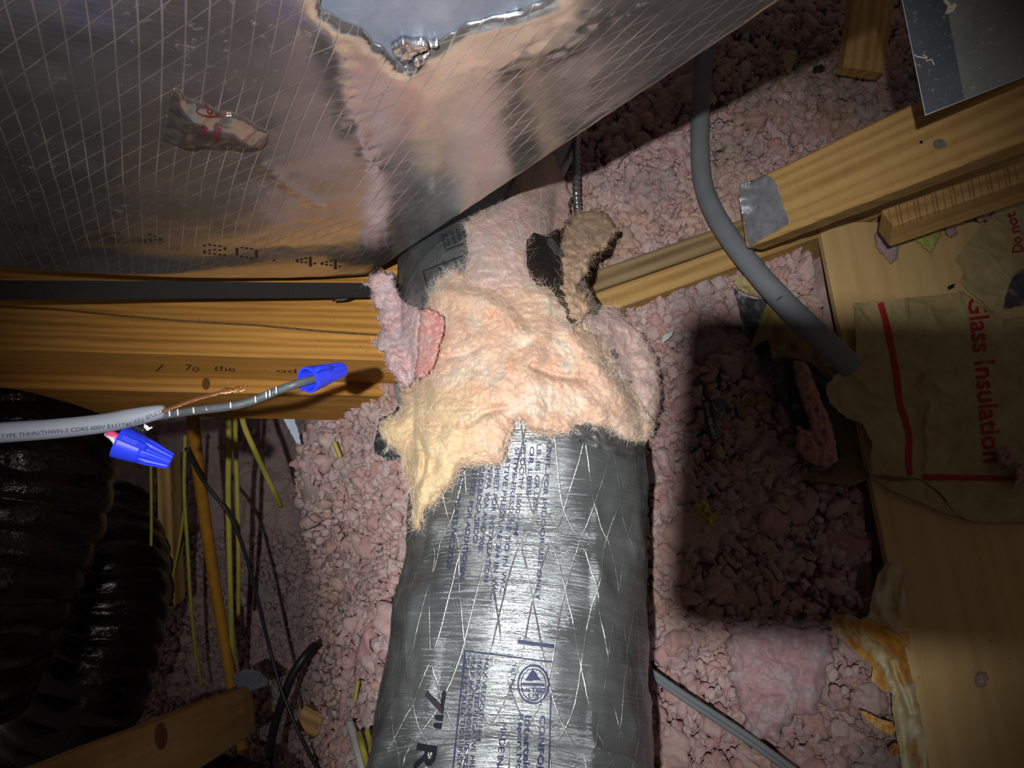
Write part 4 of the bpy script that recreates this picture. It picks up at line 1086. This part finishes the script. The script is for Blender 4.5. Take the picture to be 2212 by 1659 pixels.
d1 = px_sheet('tar_backing', [(1582, 614), (1600, 640), (1640, 646), (1668, 650), (1655, 690), (1660, 740), (1668, 778), (1722, 776), (1762, 792), (1815, 850), (1792, 866), (1790, 905), (1812, 955), (1817, 990), (1800, 1012), (1762, 1005), (1734, 962), (1702, 900), (1664, 830), (1628, 752), (1602, 690)], DARKF, lambda x, y, d: ZF(x, y, .014 + .010 * fbm(x / 45, y / 45, 2, 7) + .012 * np.exp(-d / 12)), .0012, 4, 2, 12, None, 25)
tag(d1, 'dark tarred back of a torn kraft strip bending down through the pink wool', 'tar paper')
WOOLP = lambda a, b_, s, sd: (lambda x, y, d: col_mix(x, y, np.array(a), np.array(b_), s, sd))
o, a, b, d = wool_piece('stuck_wool', [(1712, 782), (1735, 780), (1752, 800), (1768, 850), (1790, 900), (1806, 960), (1812, 992), (1790, 1010), (1745, 1000), (1722, 970), (1720, 920), (1750, 930), (1742, 890), (1722, 840)], d1, lambda x, y: ZF(x, y, .030), .012, WOOLP(lin(214, 160, 140)[:3], lin(200, 150, 148)[:3], 30, 4), 3.5, 71, amp=.012, scale=34, rim=10)
curl = px_sheet('kraft_curl', [(1786, 868), (1806, 878), (1838, 908), (1862, 916), (1880, 946), (1884, 1024), (1868, 1040), (1838, 1048), (1780, 1042), (1726, 1036), (1770, 1024), (1802, 1008), (1817, 985), (1810, 950), (1792, 908)], KRAFT_D, lambda x, y, d: ZF(x, y, .006 + .020 * sstep(1000, 1046, y) - .012 * np.exp(-((x - 1840) / 40.) ** 2) * sstep(1010, 960, y)), .0010, 4, 1.5, 14, None, 27)
tag(curl, 'dark curled lip of kraft paper below the torn facing', 'kraft paper')
flap = px_sheet('kraft_flap', [(1880, 1030), (1940, 1040), (1995, 1040), (2034, 1075), (2066, 1116), (2040, 1110), (1990, 1085), (1930, 1062)], KRAFT, lambda x, y, d: ZF(x, y, PLYTOP + .010 + .004 * fbm(x / 40, y / 40, 2, 5)), .0009, 4, 1.5, 14, None, 29)
tag(flap, 'thin kraft flap folded along the lower edge of the torn facing', 'kraft paper')

# black tape scrap with white print
ts = px_sheet('tape_scrap', [(1515, 864), (1568, 862), (1570, 880), (1562, 905), (1556, 930), (1550, 950), (1541, 961), (1530, 952), (1524, 930), (1519, 895)], BLACKP, lambda x, y, d: ZF(x, y, .048 + .004 * np.abs((x - 1541) / 25) ** 1.5), .0008, 3, 1, 8, None, 31)
tag(ts, 'black tape scrap with white print lying on the pink wool', 'tape')
TT = bvh(ts)
print_on('white_print', [text_px('Shurtape', (1522, 870), (1536, 930), 8), text_px('PC 857', (1531, 905), (1540, 950), 8), ring_px(1553, 915, 5, 6, 1.4, 16), text_px('S.', (1558, 888), (1557, 902), 8), dline((1540, 870), (1548, 888), 2, 3)], TT, INKW, ts, .0007)
sc1 = px_sheet('yellow_scrap', [(1500, 1098), (1512, 1082), (1528, 1078), (1532, 1096), (1538, 1112), (1550, 1100), (1552, 1118), (1542, 1138), (1528, 1134), (1510, 1118)], m_plain('yellow_film', lin(176, 160, 70), .35, var=.25, scale=60, bumpd=.002), lambda x, y, d: ZF(x, y, .042 + .007 * ridged(x / 14, y / 14, 1, 4)), .0008, 2.5, 1.5, 8, None, 33)
tag(sc1, 'small crumpled yellow film scrap on the pink wool', 'scrap')
sc2 = px_sheet('foil_scrap', [(1595, 900), (1598, 876), (1612, 858), (1624, 846), (1640, 852), (1654, 850), (1662, 866), (1650, 880), (1630, 874), (1612, 880), (1604, 896)], KRAFT_D, lambda x, y, d: ZF(x, y, .040 + .008 * ridged(x / 20, y / 20, 1, 8)), .0008, 2.5, 1.5, 8, None, 35)
tag(sc2, 'small grey olive paper scrap with shiny rim on the wool beside the tape scrap', 'scrap')
sc3 = px_sheet('paint_flake', [(1430, 735), (1436, 722), (1448, 718), (1456, 713), (1452, 724), (1444, 732), (1434, 740)], m_plain('pale_flake', lin(190, 196, 196), .6), lambda x, y, d: ZF(x, y, .045), .0008, 2, .8, 6)
tag(sc3, 'tiny pale flake on the wool right of the torn wad', 'scrap')

# pink tufts lying on the plywood
def tuft(name, poly, z0, cols, label, seed, thick=.010, amp=.006):
    o, a, b, d = wool_piece(name, poly, None, lambda x, y: ZF(x, y, z0), thick, WOOLP(*cols, 20, 3), 2.2, seed, amp=amp, scale=24, rim=9, ragamp=3, ragscale=8)
    tag(o, label, 'insulation', 'stray tufts on the plywood'); return o
PKC = (lin(206, 176, 178)[:3], lin(196, 168, 172)[:3])
tuft('wool_tuft', [(1888, 505), (1905, 497), (1925, 502), (1946, 510), (1944, 530), (1938, 560), (1925, 572), (1912, 556), (1892, 535)], PLYTOP + .004, PKC, 'pink wool tuft hanging below the left end of the wood block', 81)
tuft('wool_tuft', [(1962, 505), (1985, 494), (2028, 492), (2034, 506), (2024, 524), (2012, 548), (1996, 536), (1976, 518)], PLYTOP + .004, (lin(206, 210, 110)[:3], lin(190, 196, 92)[:3]), 'bright yellow green wool tuft below the wood block', 83, .006)
tuft('wool_tuft', [(2042, 478), (2056, 468), (2066, 492), (2068, 506), (2054, 514), (2040, 504)], PLYTOP + .006, PKC, 'greyish pink wool tuft between the yellow one and the cracked kraft', 85)
tuft('wool_tuft', [(2106, 474), (2122, 452), (2148, 440), (2140, 460), (2118, 482)], PLYTOP + .018, PKC, 'thin pink wool wisp on the edge of the upper kraft piece', 87, .005)
tuft('wool_tuft', [(2106, 1462), (2116, 1450), (2130, 1452), (2136, 1466), (2128, 1482), (2114, 1486), (2107, 1476)], PLYTOP + .002, (lin(220, 190, 190)[:3], lin(214, 182, 186)[:3]), 'small round pink tuft alone on the bare plywood, lower right', 89, .008)
tuft('wool_tuft', [(2150, 975), (2175, 962), (2195, 970), (2200, 992), (2180, 1008), (2156, 1000)], PLYTOP + .020, (lin(196, 150, 150)[:3], lin(186, 142, 142)[:3]), 'rosy tuft resting on the kraft print near the right edge', 91, .014)
tuft('wool_tuft', [(2192, 1012), (2212, 1000), (2230, 1010), (2226, 1036), (2205, 1040), (2190, 1056), (2182, 1052), (2194, 1034)], PLYTOP + .018, (lin(206, 176, 150)[:3], lin(190, 160, 140)[:3]), 'tan tuft cut by the right edge of the picture', 93, .012)

# stained crumpled paper beside the plywood
SP = [(1944, 1196), (1926, 1204), (1896, 1240), (1884, 1288), (1876, 1330), (1858, 1338), (1832, 1326), (1802, 1330), (1788, 1346), (1808, 1372), (1838, 1396), (1862, 1420), (1884, 1440), (1882, 1470), (1906, 1492), (1926, 1496), (1928, 1545), (1936, 1590), (1944, 1625), (1952, 1720), (2030, 1720), (2008, 1640), (1992, 1560), (1978, 1470), (1966, 1390), (1956, 1300), (1950, 1230)]
SPST = [([(1940, 1230), (1900, 1290), (1915, 1340), (1955, 1390)], 18, .012), ([(1845, 1330), (1900, 1420), (1935, 1480), (1950, 1580), (1965, 1700)], 20, .018), ([(1875, 1340), (1920, 1400), (1960, 1490), (1985, 1580)], 15, .012), ([(1820, 1340), (1850, 1390)], 9, .012), ([(1905, 1360), (1945, 1380), (1962, 1420)], 8, -.010), ([(1925, 1430), (1968, 1540)], 8, -.012), ([(1955, 1250), (1945, 1310)], 8, .012)]
def sp_d(x, y, d): return ZF(x, y, .008 + .008 * ridged(x / 60, y / 90, 2, 6) + stroke_field(x, y, SPST))
def sp_c(x, y, d):
    pale = np.array(lin(206, 200, 172)[:3]); oran = np.array(lin(196, 130, 30)[:3]); cream = np.array(lin(188, 174, 124)[:3]); dk = np.array(lin(110, 70, 20)[:3])
    c = col_mix(x, y, pale, cream, 60, 9)
    k = stroke_field(x, y, [([(1790, 1345), (1840, 1350), (1890, 1370), (1955, 1380)], 20, .8), ([(1930, 1400), (1955, 1430), (1960, 1470)], 20, .9), ([(1840, 1385), (1885, 1440), (1910, 1485)], 12, .9), ([(1975, 1600), (1985, 1660)], 10, .5), ([(1880, 1350), (1900, 1360)], 15, .6)])
    k = np.clip(k + .5 * fbm(x / 30, y / 30, 3, 4) * (k > .15), 0, 1)[:, None]
    c = c * (1 - k) + oran * k
    e = (np.exp(-((k[:, 0] - .5) / .06) ** 2) * .55)[:, None]
    return c * (1 - e) + dk * e
sp = px_sheet('stained_paper', SP, STAIN, sp_d, .0012, 3, 2, 14, None, 41, sp_c)
tag(sp, 'crumpled pale paper with orange water stains beside the plywood edge', 'paper')
sp2 = px_sheet('stained_scrap', [(1856, 1534), (1872, 1538), (1900, 1552), (1926, 1560), (1934, 1576), (1926, 1590), (1896, 1574), (1872, 1556)], STAIN, lambda x, y, d: ZF(x, y, .030 + .004 * ridged(x / 15, y / 15, 1, 3)), .001, 2.5, 1, 8, None, 43, lambda x, y, d: col_mix(x, y, np.array(lin(200, 140, 50)[:3]), np.array(lin(206, 180, 120)[:3]), 14, 2))
tag(sp2, 'narrow orange stained paper scrap left of the crumpled paper', 'paper')
sp3 = px_sheet('burnt_scrap', [(1920, 1612), (1934, 1604), (1946, 1610), (1942, 1626), (1930, 1636), (1920, 1626)], STAIN, lambda x, y, d: ZF(x, y, .030), .004, 2.5, 1.5, 6, None, 44, lambda x, y, d: col_mix(x, y, np.array(lin(160, 100, 40)[:3]), np.array(lin(90, 60, 30)[:3]), 8, 2))
tag(sp3, 'small brown crust beside the crumpled stained paper near the bottom', 'scrap')
# smooth pink batt scrap lower right
o, a, b, d = wool_piece('wool_batt_scrap', [(1570, 1352), (1600, 1345), (1690, 1350), (1785, 1362), (1800, 1400), (1790, 1450), (1776, 1500), (1760, 1540), (1720, 1545), (1700, 1565), (1680, 1600), (1640, 1600), (1612, 1580), (1600, 1530), (1580, 1480), (1572, 1420)], None, lambda x, y: ZF(x, y, .012), .010, WOOLP(lin(214, 172, 180)[:3], lin(214, 192, 198)[:3], 40, 6), 3.2, 95, amp=.012, scale=60, rim=34, ragamp=16, ragscale=30)
tag(o, 'smoother patch of pink wool batt pressed flat, lower right of the duct', 'insulation')
for k, (nm, poly, mt, lb) in enumerate([
    ('kraft_chip', [(1690, 118), (1702, 108), (1722, 110), (1716, 135), (1704, 160), (1696, 150)], KRAFT, 'ochre kraft chip on the dirty wool left of the wood stub'),
    ('char_flake', [(1756, 145), (1775, 138), (1784, 146), (1770, 152), (1758, 154)], BLACKP, 'blackish flake on the dirty wool below the kraft chip'),
    ('char_flake', [(1290, 468), (1306, 474), (1310, 486), (1298, 488)], BLACKP, 'black flake on the brown wool above the weathered joist'),
    ('char_flake', [(1232, 532), (1246, 528), (1248, 556), (1238, 566), (1230, 558)], DARKF, 'dark grey flake tucked in the brown wool beside the joist'),
    ('char_flake', [(2046, 620), (2056, 614), (2064, 612), (2060, 622), (2050, 626)], BLACKP, 'black flake lying on the plywood beside the kraft crack')]):
    zz = {0: -.0, 1: .01, 2: .05, 3: .10, 4: PLYTOP + .004}[k]
    o = px_sheet(nm, poly, mt, (lambda q: (lambda x, y, d: ZF(x, y, q + .03 * (q < .015))))(zz), .0012, 2, 1, 6, None, 60 + k); tag(o, lb, 'scrap')

# ------------------------------------------------------------------ lower left: wires, pipes, black ducts, truss board
def dz(px, py, lift=.03):       # distance of the loose insulation under a picture point
    for Z in np.arange(.8, 2.6, .02):
        p = W(px, py, Z)
        if p[2] < float(base_z(np.array([p[0]]), np.array([p[1]]))[0]) + lift: return float(Z)
    return 2.4
def wire(name, pts, r, mat, label, cat, lift=.03, n=50, group=None, nseg=10):
    P = [W(x, y, z if z else dz(x, y, lift)) for x, y, z in [(p + (None,))[:3] for p in pts]]
    o = tube(name, P, r, mat, None, n, nseg); tag(o, label, cat, group); return o
wire('ochre_pipe', [(414, 880, 1.30), (424, 980, 1.36), (440, 1100, 1.42), (462, 1250, 1.48), (482, 1370, 1.50), (500, 1480, 1.50), (528, 1640, 1.50)], .0118, BROWNP, 'ochre plastic pipe running down the dark lower left', 'pipe', n=40, nseg=16)
wire('yellow_cable', [(493, 870, 1.30), (494, 960, 1.34), (493, 1080, 1.38), (497, 1250, 1.43), (501, 1380, 1.50), (506, 1480, 1.55)], .0056, YEL, 'broad yellow cable, left one of the close pair', 'cable')
wire('yellow_cable', [(508, 870, 1.30), (509, 960, 1.35), (513, 1080, 1.39), (515, 1200, 1.44), (515, 1330, 1.52)], .0046, YEL, 'thinner yellow cable, right one of the close pair', 'cable')
wire('yellow_cable', [(518, 860, 1.22), (526, 915, 1.24), (548, 968, 1.26), (572, 1020, 1.32), (592, 1062, 1.36), (606, 1092, 1.42)], .0052, YEL, 'short yellow cable bending out from under the beam', 'cable')
wire('yellow_cable', [(400, 940, 1.5), (398, 1060, 1.52), (405, 1180, 1.55), (412, 1300, 1.58), (422, 1400, 1.62), (436, 1482, 1.66)], .0040, YEL, 'dim yellow cable left of the ochre pipe', 'cable')
wire('yellow_cable', [(404, 1060, 1.58), (386, 1180, 1.60), (370, 1250, 1.62), (352, 1296, 1.63)], .0032, YEL, 'dim yellow cable curving left across the stud', 'cable')
wire('yellow_cable', [(326, 1000, 1.5), (327, 1130, 1.5), (324, 1250, 1.5)], .0032, YEL, 'faint yellow cable beside the black ducts', 'cable')
wire('yellow_offcut', [(722, 955), (728, 970), (735, 988)], .0040, YEL, 'yellow cable bit poking from wool below the beam end', 'cable', .045)
wire('yellow_offcut', [(774, 1470), (771, 1488), (767, 1512)], .0030, YEL, 'yellow cable bit in the wool left of the silver duct', 'cable', .045)
wire('white_cable', [(757, 1565), (765, 1590), (776, 1630), (792, 1690)], .0062, WHITEW, 'white cable end at the bottom edge left of the silver duct', 'cable', .06)
wire('yellow_cable', [(776, 1585), (782, 1610), (790, 1640), (802, 1690)], .0042, YEL, 'yellow cable end beside the white cable at the bottom', 'cable', .07)
wire('yellow_cable', [(793, 1580), (798, 1600), (806, 1640), (815, 1690)], .0036, YEL, 'yellow cable end touching the silver duct at the bottom', 'cable', .07)
wire('black_wire', [(402, 968, 1.30), (440, 1040, 1.33), (500, 1120, 1.35), (540, 1230, 1.37), (575, 1370, 1.39), (606, 1485, 1.38), (640, 1570, 1.36), (690, 1670, 1.32)], .0036, BLACKP, 'thin black wire slanting down across the pink wool', 'wire')
wire('black_cable', [(682, 1393, 1.46), (655, 1422, 1.43), (630, 1462, 1.42), (608, 1520, 1.42), (588, 1590, 1.42), (574, 1690, 1.42)], .0088, BLACKP, 'thick black cable crossing the thin wire near the truss board', 'cable', nseg=14)
o = board('framing_stud', WV(350, 985, 1.60), WV(362, 1310, 1.62), -CDIR, .036, .05, PINE_DULL, seed=21); tag(o, 'dim upright stud standing behind the yellow cables', 'stud')
def truss():
    A = WV(-70, 1712, .60); B = WV(520, 1483, 1.42)
    o = board('truss_board', A, B, CUP * .62 - CDIR * .70, .042, .09, PINE_DULL, seed=22); tag(o, 'heavy pine truss board crossing the lower left corner', 'board')
    TS = bvh(o)
    print_on('knot', [rings_px(348, 1590, 14, 30)], TS, KNOT, o, .0008)
    pl = px_sheet('nail_plate', [(498, 1462), (530, 1445), (560, 1450), (580, 1470), (578, 1482), (545, 1492), (515, 1490)], m_dusty('plate_steel', lin(70, 74, 82), lin(96, 100, 108)), lambda x, y, d: 1.385 + .0003 * (x - 540), .0015, 4, .8, 10, o)
truss()
o = board('framing_block', WV(645, 1548, 1.44), WV(770, 1606, 1.42), -CDIR + CUP * .3, .045, .03, PINE_DULL, seed=24); tag(o, 'dim wood piece half sunk in the wool beside the black cable', 'board')
def blackduct(pts, R, label, pitch, turns_amp):
    P = catmull([W(*p) for p in pts], 260); T, U, V = frames(P, up=np.array(-CDIR))
    s = np.concatenate([[0], np.cumsum(np.linalg.norm(np.diff(P, axis=0), axis=1))])
    k = 90; an = np.linspace(0, 2 * math.pi, k, endpoint=False); Sg, Ag = np.meshgrid(s, an, indexing='ij')
    rr_ = R + turns_amp * (np.abs(np.sin(math.pi * Sg / pitch + 1.3 * fbm(Sg * 7, np.cos(Ag) * 1.8, 3, 8))) - .6) + .004 * fbm(Sg * 14, np.cos(Ag) * 2, 3, 3) + .002 * ridged(Sg * 60, np.sin(Ag) * 3, 2, 5) * .5
    v = P[:, None] + rr_[..., None] * (np.cos(Ag)[..., None] * U[:, None] + np.sin(Ag)[..., None] * V[:, None])
    i = np.arange(len(P) - 1)[:, None]; j = np.arange(k)[None]; a = i * k + j; b_ = i * k + (j + 1) % k
    o = mk('black_flexible_duct', v.reshape(-1, 3), np.stack([a, b_, b_ + k, a + k], -1).reshape(-1, 4), BDUCT); tag(o, label, 'duct'); return o
blackduct([(60, 820, 1.26), (50, 960, 1.20), (20, 1100, 1.16), (-60, 1280, 1.12), (-160, 1480, 1.10)], .145, 'wide shiny black corrugated duct at the left edge', .040, .0065)
blackduct([(215, 1120, 1.62), (235, 1230, 1.52), (225, 1350, 1.46), (180, 1500, 1.40), (100, 1680, 1.36)], .118, 'narrower black corrugated duct behind the truss board', .040, .0065)
blackduct([(420, 1700, 1.30), (520, 1700, 1.30), (640, 1740, 1.30)], .05, 'black duct top just showing at the bottom edge', .03, .004)
o = px_sheet('dark_bracket', [(602, 880), (612, 905), (622, 925), (640, 958), (650, 962), (648, 940), (640, 915), (632, 890), (628, 880)], GALV, lambda x, y, d: 1.20 + .0003 * (x - 600), .004, 3, .6, 10); tag(o, 'grey metal bracket under the lower beam', 'bracket')

# ------------------------------------------------------------------ print on the flexible duct and its torn edges
TXT = [('UNIT. FOR INDOOR USE ONLY', (1182, 953), (1156, 1297), 10), ('LB. BS GR LESS', (1160, 958), (1151, 1107), 10), ('OR LBBS', (1145, 963), (1136, 1070), 10),
       ('VELOCITY 5500 FPM', (1128, 950), (1109, 1156), 10), ('SITIVE PRESSURE TO IN W.C.', (1113, 965), (1079, 1287), 10), ('ATIVE PRESSURE 3/4 IN W.C', (1093, 985), (1059, 1295), 10),
       ('SHEET FOR INSTALLATION', (1072, 1000), (1044, 1257), 10), ('NFPA 90A AND 90B,', (1055, 1005), (1033, 1194), 10), ('CBO,BOCA,SBCCI', (1037, 1005), (1021, 1173), 10),
       (': SHEET FOR ADDITIONAL', (1022, 1003), (992, 1257), 10), ('RING OCATS,NC.27521', (995, 1008), (964, 1227), 10)]
ink = print_on('installation_print', [text_px(*t, .014) for t in TXT], JT, INKB, jacket, .0026)
big = print_on('size_print', [text_px('7" R-6', (922, 1484), (880, 1745), 44, .02)], JT, INKD, jacket, .0026)
L2 = [ring_px(1152, 1479, 35, 43, 4), ring_px(1152, 1479, 28, 35, 2)]
L2 = [merge(L2)]
tri = [(1150, 1445), (1168, 1470), (1134, 1470)]
L2 += [(tri, [[0, 1, 2]]), dline((1126, 1478), (1176, 1480), 6), text_px('LISTED', (1126, 1494), (1178, 1496), 9, .02), text_px('US', (1140, 1508), (1164, 1508), 9, .02)]
L2 += [dline((1118, 1386), (1197, 1397), 8), dline((1004, 1406), (1194, 1431), 3, 20), dline((1004, 1408), (972, 1720), 3, 20), dline((1190, 1500), (1184, 1720), 3, 16)]
L2 += [text_px('SEE INSTALLATION INSTR', (1004, 1420), (986, 1670), 10), text_px('MAX RATED POSITIVE PRESS', (1018, 1420), (998, 1680), 10), text_px('MAX RATED NEGATIVE PRESS', (1032, 1420), (1012, 1680), 10), text_px('MAX VELOCITY FPM', (1047, 1422), (1028, 1600), 10), text_px('MADE IN U.S.A.', (1082, 1560), (1066, 1720), 14), text_px('FILE R12121', (1106, 1436), (1098, 1510), 10),
       text_px('Report No. 11', (1120, 1542), (1114, 1700), 11, .015), text_px('Intertek S', (1134, 1544), (1128, 1690), 15, .02), text_px('CONFORMS', (1166, 1545), (1158, 1710), 13, .02)]
print_on('listing_mark', L2, JT, INKB, jacket, .0026)
L3 = [dline((914, 585), (1000, 552), 2, 12), dline((914, 585), (924, 626), 2), dline((954, 505), (963, 540), 2), dline((963, 540), (1006, 524), 2)]
L3 += [text_px(q, a, b_, h) for q, a, b_, h in [('STS', (958, 505), (966, 532), 7), ('ING', (972, 500), (980, 526), 7), ('CAL', (985, 495), (992, 520), 7), ('OIN', (995, 488), (1003, 512), 7), ('ST', (952, 566), (962, 576), 8), ('OFF', (976, 556), (984, 578), 7), ('S', (990, 566), (998, 572), 8), ('R', (944, 580), (952, 588), 8)]]
print_on('upper_print', L3, JT, INKD, jacket, .0026)
# torn dark jacket rags and the bare inner liner
rg = px_sheet('jacket_rag', [(1238, 938), (1240, 918), (1262, 918), (1290, 908), (1304, 908), (1300, 925), (1318, 945), (1350, 950), (1372, 962), (1388, 955), (1386, 985), (1340, 990), (1280, 965), (1250, 956)], m_plain('dull_jacket_back', lin(78, 80, 80), .5, .3, var=.25, scale=80), lambda x, y, d: pipe_z(x, y) - .010 - .006 * ridged(x / 30, y / 22, 1, 3), .0012, 3, 1.5, 8, fd_root, 45)
rg2 = px_sheet('jacket_rag', [(862, 872), (850, 890), (828, 900), (818, 905), (814, 930), (808, 958), (808, 978), (826, 986), (832, 996), (858, 992), (876, 994), (884, 960), (870, 900)], m_plain('dark_jacket_back', lin(58, 60, 62), .35, .4, var=.3, scale=80), lambda x, y, d: pipe_z(x, y) + .030 - .006 * ridged(x / 26, y / 26, 1, 3), .0012, 3, 1.5, 7, fd_root, 47)
rg3 = px_sheet('jacket_rag', [(850, 820), (862, 838), (872, 860), (876, 876), (862, 880), (854, 858), (850, 838)], m_plain('grey_jacket_back', lin(120, 124, 124), .4, .5, var=.2, scale=80), lambda x, y, d: pipe_z(x, y) - .004, .0012, 3, 1, 6, fd_root, 48)
ln = px_sheet('inner_liner', [(1136, 490), (1204, 478), (1212, 560), (1222, 600), (1232, 650), (1246, 690), (1236, 704), (1206, 664), (1180, 640), (1150, 622), (1138, 575)], m_plain('black_liner', lin(34, 28, 26), .6, var=.4, scale=90, bumpd=.003), lambda x, y, d: pipe_z(x, y) - .022, .0012, 3, 1, 8, fd_root, 49)

# ------------------------------------------------------------------ marks and patch on the foil duct
FT = bvh(foil)
UP_ = [(374, 182), (386, 186), (402, 206), (425, 212), (450, 222), (474, 236), (500, 240), (530, 252), (556, 270), (578, 278), (572, 300), (562, 312), (540, 304), (512, 304), (484, 302), (462, 309), (440, 298), (420, 303), (392, 304), (368, 300), (346, 288), (354, 262), (362, 232), (366, 205)]
TAPP = [px_st(*p) for p in UP_]
def tape_patch():
    s = rag(poly_sdf(TAPP), .0010, .006, 5); P = np.array(TAPP)
    z = lambda x, y: .0105 + .0030 * ridged(x * 38 + y * 25, y * 38 - x * 10, 2, 7) * .6
    v, f, *_ = sheet_vf(s, (P[:, 0].min() - .004, P[:, 0].max() + .004, P[:, 1].min() - .004, P[:, 1].max() + .004), .0018, lambda x, y, d: trunk_w(x, y, z(x, y) * (0.35 + .65 * np.minimum(1, d / .012))), lambda x, y, d: trunk_w(x, y, .002 + 0 * x))
    return mk('foil_tape_patch', v, f[:, ::-1], UPT, trunk, True, origin=CW, basis=TB)
UPT = m_plain('dull_foil_tape', lin(150, 142, 138), .28, .9, var=.15, scale=60, bumpd=.001)
tp = tape_patch(); tp['label'] = 'crumpled foil tape patch with maroon print'
TPT = bvh(tp)
print_on('maroon_print', [ring_px(459, 241, 35, 14, 3, 30), text_px('UL', (446, 247), (474, 250), 15, .02), text_px('LISTED', (468, 268), (456, 303), 15, .02), text_px('M-Y', (438, 272), (428, 298), 14, .02)], TPT, INKM, tp, .0009)
DOT = {'2': ['01110', '10001', '00001', '00110', '01000', '10000', '11111'], '0': ['01110', '10001', '10001', '10001', '10001', '10001', '01110'], '4': ['00010', '00110', '01010', '10010', '11111', '00010', '00010'], '.': ['00000', '00000', '00000', '00000', '00000', '00000', '00100'], '<': ['00011', '01100', '00000', '11000', '00110', '00001', '00000'], '>': ['00100', '00010', '00001', '00111', '01100', '11000', '00000']}
def dots(ch, x0, y0, w, h, sh=0.12):
    out = []
    for r, row in enumerate(DOT[ch]):
        for c, q in enumerate(row):
            if q == '1':
                cx = x0 + c / 4 * w; cy = y0 + r / 6 * h + sh * (c / 4 * w)
                out.append(rings_px(cx, cy, 3.9, 1.8, 8))
    return out
D = [merge(dots(*q)) for q in (('4', 42, 480, 48, 20), ('<', 218, 500, 38, 20), ('>', 302, 504, 44, 20), ('2', 442, 528, 44, 18), ('0', 512, 534, 42, 20), ('.', 570, 542, 44, 18), ('4', 642, 553, 38, 18), ('4', 696, 559, 38, 18))]
print_on('dot_print', D, FT, INKBR, foil, .0006)
# loose foil crumbs left on the bare metal
for k, poly in enumerate([[(845, 95), (868, 78), (892, 84), (918, 82), (925, 90), (905, 100), (890, 112), (868, 118), (850, 112)], [(890, 122), (912, 112), (928, 104), (920, 118), (900, 130)], [(926, 88), (945, 82), (940, 90)]]):
    st = [px_st(*p) for p in poly]; P = np.array(st); s = rag(poly_sdf(st), .0010, .004, 9 + k)
    v, f, *_ = sheet_vf(s, (P[:, 0].min() - .003, P[:, 0].max() + .003, P[:, 1].min() - .003, P[:, 1].max() + .003), .0013, lambda x, y, d: trunk_w(x, y, .0035 + .0018 * ridged(x * 90, y * 90, 2, 3)), lambda x, y, d: trunk_w(x, y, -.0005 + 0 * x))
    mk('foil_crumb', v, f[:, ::-1], FOIL, trunk, True, origin=CW, basis=TB)
